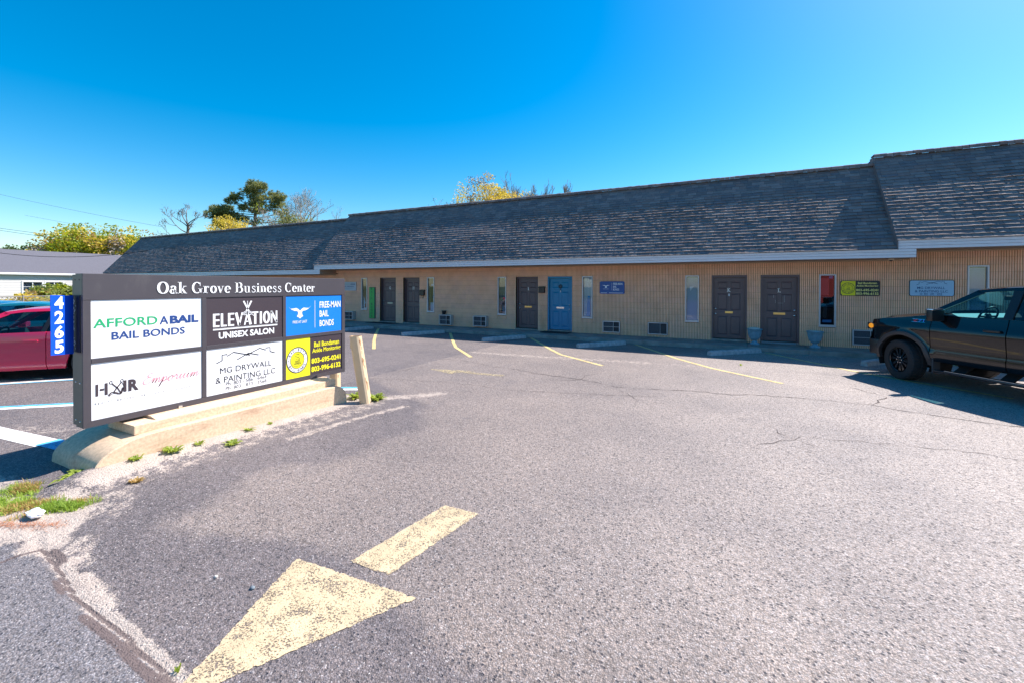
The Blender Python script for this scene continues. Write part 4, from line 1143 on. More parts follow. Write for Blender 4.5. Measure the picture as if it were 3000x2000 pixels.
bar("header", Y0, Y1, 1.757, Z1)
# mitred frame
f = .064
mb = MB(); mb.prism([(Y0, Z0), (Y1, Z0), (Y1 - .061, Z0 + .064), (Y0 + f, Z0 + .064)], 0, SX - .012, SX + .014); part("frame_bottom", mb, M_cab, sg)
mb = MB(); mb.prism([(Y0, Z0 + .001), (Y0 + f - .001, Z0 + .065), (Y0 + f - .001, 1.755), (Y0, 1.755)], 0, SX - .012, SX + .0145); part("frame_side", mb, M_cab, sg)
mb = MB(); mb.prism([(Y1 - .061, Z0 + .065), (Y1, Z0 + .001), (Y1, 1.755), (Y1 - .061, 1.755)], 0, SX - .012, SX + .0145); part("frame_side", mb, M_cab, sg)
bar("mullion", 3.127, 3.179, .502, 1.755); bar("mullion", 4.236, 4.286, .502, 1.755)
for a, b in ((2.066, 3.126), (3.180, 4.235), (4.287, 5.337)): bar("transom", a, b, 1.098, 1.150)
M_pw = mat("panel_white", (.80, .80, .82), .35, spec=.3); M_pd = mat("panel_plum", (.055, .040, .050), .4); M_pb = mat("panel_blue", (.005, .20, .74), .4); M_py = mat("panel_yellow", (.82, .76, .02), .4)
SM = lambda u, v, h: (SX + .004 + h, u, v)
def panel(y0, y1, z0, z1, m, label):
    mb = MB(); mb.box(SX - .010, SX + .004, y0, y1, z0, z1); return part("tenant_panel", mb, m, sg, label=label)
def letters(p, m, items):
    shapes = MB(); words = {}
    for it in items:
        if isinstance(it[0], str):
            st, b, u0, u1, v0, v1 = it
            w_ = words.setdefault(round(v0, 3) if len(st) == 1 else (st, round(v0, 3)), MB()); emboss(w_, fit(text2d(st, b), u0, u1, v0, v1), SM, .0025)
        else: emboss(shapes, it, SM, .0025)
    for w_ in words.values(): part("lettering", w_, m, p)
    if shapes.f: part("printed_mark", shapes, m, p)
def sub(vf, *box): return fit(vf, *box)
# header lettering
mb = MB(); emboss(mb, fit(serif_text("Oak Grove Business Center"), 2.645, 4.79, 1.812, 1.955), lambda u, v, h: (SX + .0175 + h, u, v), .002)
part("lettering", mb, M_inkw, sg)
p = panel(2.066, 3.126, 1.151, 1.755, M_pw, "white panel, AFFORDABAIL BAIL BONDS")
letters(p, M_pgreen, [("AFFORD", .012, 2.085, 2.655, 1.462, 1.558)]); letters(p, M_navy, [("A", .018, 2.675, 2.765, 1.457, 1.552), ("BAIL", .045, 2.78, 3.09, 1.457, 1.552), ("BAIL BONDS", .018, 2.235, 2.938, 1.325, 1.410)])
p = panel(2.066, 3.126, .502, 1.097, M_pw, "white panel, HAIR Emporium with scissors")
letters(p, M_pd, [([(2.10, .748), (2.122, .748), (2.122, .874), (2.10, .874)], [(0, 1, 2, 3)]), rect(2.175, 2.20, .748, .874), rect(2.135, 2.17, .80, .822), rect(2.335, 2.362, .748, .874), ("R", .05, 2.378, 2.473, .745, .874)])
sc = [stroke([(2.235, .86), (2.285, .80), (2.315, .735)], .012), stroke([(2.318, .86), (2.27, .795), (2.25, .76)], .012), stroke(arc(2.227, .872, .012, .016, 0, 340), .006), stroke(arc(2.322, .875, .012, .016, 0, 340), .006),
      stroke(smooth_pts([(2.205, .735), (2.235, .765), (2.27, .755), (2.31, .735), (2.33, .80)]), .018, .01), stroke(smooth_pts([(2.21, .725), (2.245, .75), (2.29, .735)]), .006), stroke(smooth_pts([(2.325, .85), (2.338, .81), (2.325, .765)]), .006)]
letters(p, M_pd, sc)
letters(p, mat("ink_pink", (.78, .36, .42), .5), [fit(script_text(), 2.51, 3.10, .735, .91)])
letters(p, mat("ink_grey", (.10, .10, .11), .5), [(c, 0.0, 2.094 + k * .0268, 2.094 + k * .0268 + (.013 if c not in "I,'.!" else .003), .660 if c != "'" else .674, .681 if c not in ',.' else .664) for k, c in enumerate("BEAUTY BEYOND THE  CHAIR, I'M HAIR!"[:37]) if c != ' '])
p = panel(3.180, 4.235, 1.151, 1.755, M_pd, "dark plum panel, ELEVATION UNISEX SALON")
def cond(s, u0, u1, v0, v1, b=.05): return (s, b, u0, u1, v0, v1)
ws = {'E': .9, 'L': .85, 'V': 1.1, 'A': 1.1, 'T': .95, 'I': .5, 'O': 1.1, 'N': 1.1}
tot = sum(ws[c] for c in "ELEVATION") + .12 * 8; u = 3.26; k_ = (4.151 - 3.26) / tot; it = []
for c in "ELEVATION":
    w = ws[c] * k_
    if c == 'O': it.append(stroke([(u + w / 2 + w * .36 * math.cos(a * .3142), 1.4585 + .078 * math.sin(a * .3142)) for a in range(20)], .034, .02, True))
    elif c == 'E': it += [rect(u, u + .030, 1.372, 1.545)] + [rect(u + .03, u + w * .95, z, z + .022) for z in (1.372, 1.448, 1.523)]
    elif c == 'L': it += [rect(u, u + .030, 1.372, 1.545), rect(u + .03, u + w * .95, 1.372, 1.394)]
    elif c == 'I': it += [rect(u + w * .2, u + w * .2 + .032, 1.372, 1.545)]
    elif c == 'T': it += [rect(u + w / 2 - .016, u + w / 2 + .016, 1.372, 1.525), rect(u, u + w, 1.5255, 1.548)]
    elif c == 'V': it += [stroke([(u + .01, 1.545), (u + w / 2, 1.372)], .036, .036), stroke([(u + w - .01, 1.545), (u + w / 2, 1.372)], .02, .02)]
    elif c == 'A': it += [stroke([(u + .01, 1.372), (u + w / 2, 1.545)], .02, .02), stroke([(u + w - .01, 1.372), (u + w / 2, 1.545)], .036, .036), rect(u + .03, u + w - .03, 1.41, 1.425)]
    elif c == 'N': it += [rect(u, u + .026, 1.372, 1.545), rect(u + w - .026, u + w, 1.372, 1.545), stroke([(u + .014, 1.535), (u + w - .014, 1.382)], .03, .03)]
    u += w + .12 * k_
it += [rect(3.26, 4.151, 1.330, 1.345), rect(3.26, 4.151, 1.350, 1.353), cond("UNISEX SALON", 3.33, 4.10, 1.215, 1.302, .035)]
it += [stroke([(3.655, 1.70), (3.73, 1.555)], .022, .022), stroke([(3.765, 1.70), (3.69, 1.555)], .022, .022), stroke([(3.71, 1.60), (3.71, 1.70)], .008), stroke(arc(3.672, 1.53, .018, .022, 0, 340), .008), stroke(arc(3.748, 1.53, .018, .022, 0, 340), .008), stroke([(3.62, 1.49), (3.69, 1.55)], .008), stroke([(3.80, 1.49), (3.73, 1.55)], .008)]
letters(p, M_inkw, it)
p = panel(3.180, 4.235, .502, 1.097, M_pw, "white panel with house roofs, MG DRYWALL & PAINTING LLC")
letters(p, M_ink, [house_logo(3.30, 4.11, .905, 1.035, .012), ("MG DRYWALL", 0, 3.345, 4.06, .762, .840), ("& PAINTING LLC", 0, 3.291, 4.118, .640, .720)])
letters(p, mat("ink_dark_grey", (.06, .06, .07), .5), [("Ph. 803 - 586 - 6464", 0, 3.418, 3.983, .592, .638), ("Ph. 803 - 873 - 3568", 0, 3.417, 3.983, .533, .577)])
p = panel(4.287, 5.337, 1.151, 1.745, M_pb, "bright blue panel with white eagle, FREE-MAN BAIL BONDS")
letters(p, M_inkw, [bird_shape(4.33, 4.729, 1.40, 1.60), ("FREE AT LAST", .01, 4.403, 4.655, 1.332, 1.373), rect(4.796, 4.803, 1.24, 1.673), cond("FREE-MAN", 4.888, 5.312, 1.55, 1.655, .02), cond("BAIL", 4.888, 5.065, 1.405, 1.508, .02), cond("BONDS", 4.888, 5.17, 1.25, 1.352, .02)])
p = panel(4.287, 4.710, .502, 1.097, M_py, "yellow half panel with a round snake emblem")
mb = MB(); o = [(4.482 + .178 * math.cos(2 * math.pi * k / 40), .773 + .19 * math.sin(2 * math.pi * k / 40)) for k in range(40)]; i_ = [(4.482 + .122 * math.cos(2 * math.pi * k / 40), .773 + .13 * math.sin(2 * math.pi * k / 40)) for k in range(40)]
emboss(mb, (o + i_, [(k, (k + 1) % 40, 40 + (k + 1) % 40, 40 + k) for k in range(40)]), SM, .0012); part("emblem_band", mb, M_inkw, p)
mb = MB(); roundel(mb, None, 4.482, .773, .186, .200, SM); part("emblem", mb, M_ink, p)
p = panel(4.711, 5.337, .502, 1.097, M_pd, "dark plum half panel with two phone numbers")
letters(p, M_inky, [cond("Bail Bondsman", 4.783, 5.281, .93, 1.012, .02), cond("Ankle Monitoring", 4.75, 5.312, .822, .912, .02), cond("803-695-0241", 4.734, 5.311, .672, .758, .035), cond("803-996-6132", 4.733, 5.311, .54, .628, .035)])
# screws on the end plates
for z in (.50, .90, 1.30, 1.77, 1.97):
    for x in (SX - .20, SX - .06):
        mb = MB(); mb.lathe([(0, -.006), (.006, -.005), (.008, 0)], 8, 'y', (x, Y0 + (.015 if x < SX - .15 else 0), z)); part("screw", mb, M_chrome if z < 1.0 else M_black, sg)
# blade with the street number
ad = thing("house_number_sign", "blue blade reading 4265 fixed to the near end of the roadside sign", "sign", (-6.0, 1.88, 1.2))
A_ = Vector((-6.085, 1.98, 0)); B_ = Vector((-5.915, 1.76, 0)); dv = (A_ - B_).normalized(); nv = Vector((-dv.y, dv.x, 0)) * -1
Lb = (A_ - B_).length
def BP(u, v, h): q = B_ + dv * u + nv * h; return (q.x, q.y, v)
mb = MB()
vs = [BP(0, 1.23, -.004), BP(Lb, 1.205, -.004), BP(Lb, 1.805, -.004), BP(0, 1.814, -.004), BP(0, 1.23, 0), BP(Lb, 1.205, 0), BP(Lb, 1.805, 0), BP(0, 1.814, 0)]
mb.add(vs, [(0, 3, 2, 1), (4, 5, 6, 7), (0, 1, 5, 4), (1, 2, 6, 5), (2, 3, 7, 6), (3, 0, 4, 7)]); part("blade", mb, mat("number_blue", (.004, .075, .62), .4), ad)
mb = MB()
for k, ch in enumerate("4265"):
    z1 = 1.800 - k * .145; emboss(mb, fit(text2d(ch, .035), .040, .150, z1 - .126, z1), BP, .003)
part("digit", mb, M_inkw, ad)
mb = MB(); mb.box(-6.166, -5.975, 1.990, 1.9995, 1.22, 1.81); mb.box(-6.175, -6.155, 1.975, 1.999, 1.22, 1.81); part("bracket", mb, mat("bracket_black", (.018, .018, .024), .6), ad)
mb = MB(); rr = random.Random(5)
for k in range(34):
    z = rr.uniform(1.23, 1.79); x = -6.10 + rr.gauss(0, .020); r0 = rr.uniform(.004, .016); n = 7
    mb.add([(x + r0 * rr.uniform(.4, 1) * math.cos(6.283 * i / n), 1.9885, z + 1.3 * r0 * rr.uniform(.4, 1) * math.sin(6.283 * i / n)) for i in range(n)], [tuple(range(n))[::-1]])
part("dried_glue", mb, mat("glue_grey", (.42, .42, .45), .8), ad)
# ---- concrete plinth
M_conc = mat("cast_concrete", (.66, .485, .33), .88, var=.20, vscale=30, bump=.6, bscale=140)
stain(M_conc, (.42, .22, .14), 3.5, .56, .70, .55, (1, .5, 2.5)); stain(M_conc, (.30, .24, .19), 14, .62, .72, .5)
pl = thing("concrete_plinth", "cream concrete plinth with rounded ends and a stepped top under the roadside sign", "plinth", (-6.1, 3.6, 0))
prof = [(1.95, -.06), (1.96, .05)] + [(2.48 - .52 * math.cos(R(a)), .05 + .26 * math.sin(R(a))) for a in range(8, 91, 8)] + [(4.86, .31)] + [(4.90 + .24 * math.sin(R(a)), .07 + .24 * math.cos(R(a))) for a in range(10, 91, 10)] + [(5.15, -.06)]
mb = MB(); X0, X1 = -6.62, -5.60; rows = []
for x, s in ((X0, 1), (X0 + .0, 1), (X0 + .06, 0), (X1 - .04, 0), (X1 - .008, 0), (X1, .35)):
    rows.append([(x, y + (.012 if s else 0) * (1 if y < 3 else -1), z - .02 * s) for y, z in prof])
mb.grid(rows); n = len(prof)
mb.add(rows[0], [tuple(range(n))]); mb.add(rows[-1], [tuple(range(n))[::-1]])
part("kerb_base", mb, M_conc, pl, auto=35)
mb = MB(); mb.bbox(-6.30, -5.70, 2.33, 5.0, .306, .405, .008); part("upper_step", mb, M_conc, pl)
mb = MB(); mb.prism([(-6.27, .405), (-5.74, .405), (-5.86, .434), (-6.20, .434)], 1, 2.55, 4.95); part("cement_wash", mb, M_conc, pl)
# ---- posts
mb = MB(); mb.box(SX + .012, SX + .022, 2.86, 2.90, .440, .470); mb.box(SX + .012, SX + .022, 2.872, 2.888, .41, .442); part("latch", mb, M_chrome, sg)
M_post = mat("cream_steel_paint", (.66, .49, .31), .5, var=.07, vscale=4); M_rust = mat("rust", (.28, .11, .04), .9, var=.4, vscale=30)
def steel_post(bx, by, tx, ty, h, w, label, rz):
    t = thing("steel_post", label, "post", (bx, by, 0)); n = 16; P = []
    def sq(cx, cy, z, s):
        out = []
        for k in range(n):
            a = 2 * math.pi * (k + .5) / n; c, d = math.cos(a), math.sin(a); e = 4.0
            r_ = (abs(c) ** e + abs(d) ** e) ** (-1 / e) * w / 2 * s; x, y = r_ * c, r_ * d
            out.append((cx + x * math.cos(rz) - y * math.sin(rz), cy + x * math.sin(rz) + y * math.cos(rz), z))
        return out
    mb = MB(); rows = [sq(bx + (tx - bx) * q, by + (ty - by) * q, -.02 + (h + .02) * q, 1) for q in (0, .25, .5, .75, 1)] + [sq(tx, ty, h, .90), sq(tx, ty, h - .2, .88)]
    mb.grid(rows, closed=True); part("tube", mb, M_post, t, auto=30)
    mb = MB(); rr = random.Random(int(h * 100))
    for k in range(16):
        q = 1 - abs(rr.gauss(0, .25)) if k < 11 else rr.random(); q = max(.02, min(.985, q)); j = rr.choice((13, 14, 15, 14)); L_ = rr.uniform(.02, .16)
        a = sq(bx + (tx - bx) * q, by + (ty - by) * q, h * q, 1.006); b = sq(bx + (tx - bx) * (q - L_), by + (ty - by) * (q - L_), h * (q - L_), 1.006)
        f_ = rr.uniform(.2, .8); p0 = Vector(a[j]).lerp(Vector(a[(j + 1) % n]), f_); p1 = Vector(b[j]).lerp(Vector(b[(j + 1) % n]), f_); dd = (Vector(a[(j + 1) % n]) - Vector(a[j])).normalized() * rr.uniform(.003, .012)
        if h * (q - L_) < 0.01: continue
        mb.add([p0 - dd, p0 + dd, p1 + dd * .3, p1 - dd * .3], [(0, 3, 2, 1)])
    top = [sq(tx, ty, h + .002, 1.0), sq(tx, ty, h + .002, .92)]; mb.grid(top, closed=True, flip=False)
    part("rust_streak", mb, M_rust, t)
    return t
steel_post(-5.33, 5.29, -5.50, 5.23, 1.085, .165, "leaning cream painted steel post with rust streaks beyond the sign", .35)
steel_post(-6.42, 5.62, -6.43, 5.62, 1.0, .165, "upright cream painted steel post standing behind the far end of the sign", .25)
# ================================================================= vehicles
def lerp(a, b, t): return a + (b - a) * t
def interp(tab, x):
    if x >= tab[0][0]: return tab[0][1]
    for i in range(len(tab) - 1):
        x0, v0 = tab[i]; x1, v1 = tab[i + 1]
        if x1 <= x <= x0: return v0 + (v1 - v0) * (x - x0) / (x1 - x0)
    return tab[-1][1]
M_tyre = mat("tyre_rubber", (.022, .021, .023), .8, bump=.3, bscale=90)
M_rimblk = mat("rim_gloss_black", (.008, .008, .010), .18, spec=.7)
M_rimsil = mat("rim_silver", (.45, .45, .47), .25, metal=.8)
M_under = mat("underbody_black", (.010, .010, .011), .8)
M_cglass = glass("car_glass_teal", (.34, .62, .66), ior=1.5)
M_cglass_dark = glass("car_glass_dark", (.05, .07, .08), ior=1.6)
M_seat = mat("seat_dark", (.03, .03, .035), .8)
M_dash = mat("dashboard_grey", (.30, .32, .32), .6)
def wheel(parent, x, y, z, r, w, side, rimm, spokes=5, steer=0.0, rimr=.56, chunky=False):
    """axis along local y; side=+1 faces +y"""
    root = bpy.data.objects.new("wheel", None); S.collection.objects.link(root); root.parent = parent
    # a wheel is one part: tyre mesh carrying rim, spokes and hub as sub-parts
    S.collection.objects.unlink(root); bpy.data.objects.remove(root)
    mb = MB(); n = 56; rows = []
    prof = [(rimr * r, -w * .36), (rimr * r * 1.06, -w * .47), (r * .80, -w * .52), (r * .93, -w * .49), (r * .985, -w * .42), (r, -w * .30), (r, -w * .1), (r * .985, -w * .08), (r * .985, w * .08), (r, w * .1), (r, w * .30), (r * .985, w * .42), (r * .93, w * .49), (r * .80, w * .52), (rimr * r * 1.06, w * .47), (rimr * r, w * .36)]
    for k, (rr_, h) in enumerate(prof):
        row = []
        for i in range(n * 2):
            t = math.pi * i / n; q = rr_
            if chunky and 3 <= k <= 12 and (i + (1 if h > 0 else 0)) % 3 == 0: q = rr_ - r * .020
            row.append((q * math.cos(t), h * side, q * math.sin(t)))
        rows.append(row)
    mb.grid(rows, closed=True, flip=(side > 0))
    ty = lpart("wheel", mb, M_tyre, parent, auto=25); ty.location = (x, y, z); ty.rotation_euler = (0, 0, steer)
    R_ = rimr * r
    mb = MB(); mb.lathe([(R_ * 1.0, w * .37 * side), (R_ * .97, w * .43 * side), (R_ * .93, w * .40 * side), (R_ * .88, w * .1 * side), (R_ * .3, -.02 * side), (0, -.02 * side)], 40, 'y'); lpart("rim", mb, rimm, ty, auto=40)
    mb = MB(); yo, yi = w * .40 * side, w * .22 * side
    for s in range(spokes):
        a0 = 2 * math.pi * s / spokes + .3
        for dd in (-1, 1):
            a1, a2 = a0 + dd * .10, a0 + dd * .27
            P = [(R_ * .16, a0 + dd * .05), (R_ * .16, a0 + dd * .75), (R_ * .55, a0 + dd * .34), (R_ * .94, a0 + dd * .36), (R_ * .94, a0 + dd * .10), (R_ * .5, a0 + dd * .09)]
            pts = [(q * math.cos(a), q * math.sin(a)) for q, a in P]
            mb.prism(pts, 1, yi, yo - .02 * side + 0)
    lpart("spokes", mb, rimm, ty, auto=30)
    mb = MB(); mb.lathe([(0, w * .43 * side), (R_ * .12, w * .42 * side), (R_ * .16, w * .38 * side), (R_ * .2, w * .3 * side)], 20, 'y')
    lpart("hub_cap", mb, M_black, ty, auto=30)
    mb = MB()
    for k in range(6):
        a = k * math.pi / 3; mb.lathe([(0, w * .40 * side), (.012, w * .395 * side), (.013, w * .3 * side)], 8, 'y', (R_ * .25 * math.cos(a), 0, R_ * .25 * math.sin(a)))
    lpart("lug_nuts", mb, M_chrome, ty)
    return ty
def side_y(P, x, z):
    """half width of the body at station x, height z"""
    return interp(P['plan'], x) * interp(P['sect'], z)
def body_panel(P, xa, xb, gap, name, root, m, side, zt=None, nx=None):
    ws = P['wheels']; ar = P['arch_r']; mb = MB(); rows = []
    nx = nx or max(4, int((xa - xb) / .045)); nz = 16
    for i in range(nx + 1):
        x = lerp(xa - gap, xb + gap, i / nx); zb = interp(P['bottom'], x)
        for wx, wz in ws:
            d = abs(x - wx)
            if d < ar: zb = max(zb, wz + math.sqrt(ar * ar - d * d))
        top = interp(P['belt'], x) if zt is None else zt(x)
        row = []
        for k in range(nz + 1):
            z = lerp(zb, top, k / nz); y = side_y(P, x, z)
            for wx, wz in ws:       # flare the lip of the arch
                d = math.hypot(x - wx, z - wz)
                if d < ar + .14: y += P['flare'] * smooth01((ar + .14 - d) / .14)
            row.append((x, side * y, z))
        # rolled lower edge and folded seam edge
        x_, y_, z_ = row[0]; row = [(x_, y_ - side * .05, z_ + .01), (x_, y_ - side * .012, z_ - .002)] + row
        rows.append(row)
    r0 = [(x + .002, y - side * .03, z) for x, y, z in rows[0]]; r1 = [(x - .002, y - side * .03, z) for x, y, z in rows[-1]]
    rows = [r0] + rows + [r1]
    mb.grid(rows, flip=(side > 0))
    return lpart(name, mb, m, root, auto=42)
def deck(P, x0, x1, name, root, m, crown, ztab, inset=0.0, bulge=None, n=20, front_cut=.27):
    mb = MB(); rows = []
    for i in range(n + 1):
        xc = lerp(x0, x1, i / n); row = []
        for k in range(25):
            t = -1 + 2 * k / 24; x = xc - (1 - i / n) * front_cut * abs(t) ** 3.2
            zt = interp(ztab, x); ye = side_y(P, x, zt) - inset; y = ye * t; z = zt + crown * (1 - t * t) - .02 * abs(t) ** 10
            if bulge: z += bulge * smooth01((.62 - abs(t)) / .12) * smooth01((x0 - x) / .3 + .2)
            row.append((x, y, z))
        rows.append(row)
    mb.grid(rows, flip=True)
    return lpart(name, mb, m, root, auto=40)
def arch_liner(P, root, side):
    for wx, wz in P['wheels']:
        mb = MB(); ar = P['arch_r'] + .02; rows = []
        for i in range(19):
            a = R(-20 + 220 * i / 18); x, z = wx + ar * math.cos(a), wz + ar * math.sin(a)
            rows.append([(x, side * (P['plan'][2][1] - .03), z), (x, side * .45, z)])
        mb.grid(rows, flip=(side < 0)); o = [r[1] for r in rows]; mb.add(o, [tuple(range(len(o)))])
        lpart("wheel_arch_liner", mb, M_under, root)
def cab_side_y(P, z): return lerp(P['cab_y0'], P['cab_y1'], (z - P['cab_z0']) / (P['cab_z1'] - P['cab_z0']))
def pillar(P, poly, name, root, m, side, t=.035):
    mb = MB(); n = len(poly)
    o = [(x, side * (cab_side_y(P, z)), z) for x, z in poly]; i_ = [(x, side * (cab_side_y(P, z) - t), z) for x, z in poly]
    f1 = tuple(range(n)); f2 = tuple(range(n, 2 * n))
    mb.add(o + i_, [f1 if side < 0 else f1[::-1], f2[::-1] if side < 0 else f2] + [(k, (k + 1) % n, n + (k + 1) % n, n + k) for k in range(n)])
    return lpart(name, mb, m, root)
def side_glass(P, poly, root, m, side):
    mb = MB(); mb.add([(x, side * (cab_side_y(P, z) - .022), z) for x, z in poly], [tuple(range(len(poly)))])
    return lpart("side_window", mb, m, root)
def vehicle_cab(P, root, paint, glassm):
    A0, A1, B, C1, C0 = P['A0'], P['A1'], P['Bx'], P['C1'], P['C0']     # windscreen foot/top, B pillar, rear top/foot (x,z)
    zb = P['cab_z0']; rail = .055
    for side in (1, -1):
        aw = P.get('aw', .07)
        pillar(P, [A0, A1, (A1[0] - aw * 1.2, A1[1] - rail), (A0[0] - aw * 1.4, A0[1])], "a_pillar", root, paint, side)
        pts = [A1] + P['roofline'] + [C1]
        poly = pts + [(x, z - rail) for x, z in pts[::-1]]
        pillar(P, poly, "roof_rail", root, paint, side)
        pillar(P, [C1, C0, (C0[0] + P['cw'], C0[1]), (C1[0] + P['cw'] * .9, C1[1] - rail)], "rear_pillar", root, paint, side)
        for bx, bw in P['pillars']:
            zt = interp([A1] + P['roofline'] + [C1], bx) - rail
            pillar(P, [(bx, zb), (bx - P.get('lean', .02), zt), (bx - P.get('lean', .02) - bw, zt), (bx - bw, zb)], "door_pillar", root, M_black, side, .03)
        top = [(x, z - rail * .8) for x, z in [(A1[0] - .05, A1[1])] + P['roofline'] + [(C1[0] + .06, C1[1])]]
        xs_ = [A0[0] - aw * 1.2] + [b for b, w in P['pillars']] + [C0[0] + P['cw']]
        for k in range(len(xs_) - 1):
            xa, xb = xs_[k], xs_[k + 1]; poly = [(xa, zb)]
            tt = [A0] + [(A1[0] - .05, A1[1] - rail)] + top[1:] + [(C0[0] + P['cw'] * .7, C0[1])]
            for j in range(9):
                x = lerp(xa, xb, j / 8); z = interp(sorted(tt, key=lambda q: -q[0]), x)
                if z > zb + .002: poly.append((x, z - .004))
            poly.append((xb, zb)); side_glass(P, poly, root, glassm if k < P.get('clear', 9) else M_cglass_dark, side)
    # roof skin
    mb = MB(); rows = []
    pts = [A1] + P['roofline'] + [C1]; fine = []
    for i in range(len(pts) - 1):
        for k in range(5): fine.append((lerp(pts[i][0], pts[i + 1][0], k / 5), lerp(pts[i][1], pts[i + 1][1], k / 5)))
    fine.append(pts[-1])
    for x, z in fine:
        ye = cab_side_y(P, z); rows.append([(x, ye * t, z + P['roof_crown'] * (1 - abs(t) ** 2.6)) for t in [k / 8 - 1 for k in range(17)]])
    mb.grid(rows, flip=True); lpart("roof_panel", mb, paint, root, auto=50)
    for (a, b, nm) in ((A0, A1, "windscreen"), (C0, C1, "rear_window")):
        rows = []
        for k in range(9):
            t = k / 8; x, z = lerp(a[0], b[0], t), lerp(a[1], b[1], t); ye = cab_side_y(P, z) - .03
            bow = .10 if nm == "windscreen" else -.06
            rows.append([(x + bow * (1 - (j / 8 - 1) ** 2), ye * (j / 8 - 1), z + P['roof_crown'] * (1 - (j / 8 - 1) ** 2) * t) for j in range(17)])
        mb = MB(); mb.grid(rows); lpart(nm, mb, glassm, root, smooth=True)
def seat(root, x, y, zb, m):
    mb = MB(); mb.bbox(x - .25, x + .25, y - .26, y + .26, zb - .12, zb + .06, .04)
    mb.prism([(x - .22, zb + .0), (x - .12, zb + .02), (x - .24, zb + .62), (x - .34, zb + .60)], 1, y - .24, y + .24)
    mb.bbox(x - .37, x - .26, y - .13, y + .13, zb + .64, zb + .82, .03)
    lpart("seat", mb, m, root, auto=40)
def steering(root, x, y, z, r=.19):
    mb = MB(); P = []
    for k in range(25):
        a = 2 * math.pi * k / 24; P.append((x - r * math.sin(a) * .40, y + r * math.cos(a), z + r * math.sin(a) * .92))
    mb.tube(P, .016, 6, cap=False); mb.tube([(x, y - r, z), (x, y + r, z)], .018, 6); mb.lathe([(0, -.02), (.06, -.02), (.06, .02), (0, .02)], 12, 'x', (x, y, z))
    lpart("steering_wheel", mb, M_black, root, smooth=True)

# ---------- black pickup
M_tblack = mat("truck_black_paint", (.004, .004, .006), .22, spec=.6, coat=1.0)
M_tblack.node_tree.nodes['Principled BSDF'].inputs['Specular IOR Level'].default_value = .15
TP = dict(plan=[(.70, .955), (.55, .985), (.35, 1.0), (0, 1.01), (-1, 1.005), (-3, 1.005), (-4.6, 1.0), (-4.9, .97)],
          sect=[(1.45, .935), (1.38, .925), (1.24, .957), (1.14, .988), (1.08, 1.003), (1.03, 1.0), (.85, .985), (.74, .975), (.66, .992), (.56, .985), (.44, .94), (.2, .90)],
          bottom=[(.95, .48), (.55, .47), (.45, .46), (-.48, .46), (-.6, .49), (-3.0, .50), (-4.9, .58)],
          belt=[(.97, 1.12), (.9, 1.145), (.7, 1.20), (.4, 1.25), (0, 1.30), (-.35, 1.35), (-.55, 1.385), (-1.0, 1.375), (-1.7, 1.37), (-2.9, 1.375), (-3.05, 1.40), (-4.9, 1.42)],
          wheels=[(0, .44), (-3.74, .44)], arch_r=.505, flare=.035)
TP.update(cab_z0=1.375, cab_z1=1.92, cab_y0=.945, cab_y1=.72, A0=(-.38, 1.375), A1=(-1.14, 1.865), roofline=[(-1.47, 1.905), (-1.9, 1.925), (-2.5, 1.92)], C1=(-2.86, 1.88), C0=(-3.03, 1.38), cw=.12, Bx=-1.8,
          pillars=[(-1.64, .13)], roof_crown=.055, aw=.085, clear=1)
TH = R(123.5)       # heading angle of the truck measured from +X
tk = thing("pickup_truck", "black pickup truck with off road tyres parked at the right edge of the photo", "pickup truck", (4.08, 12.20, 0), TH)
def zf(x): return interp(TP['belt'], x)
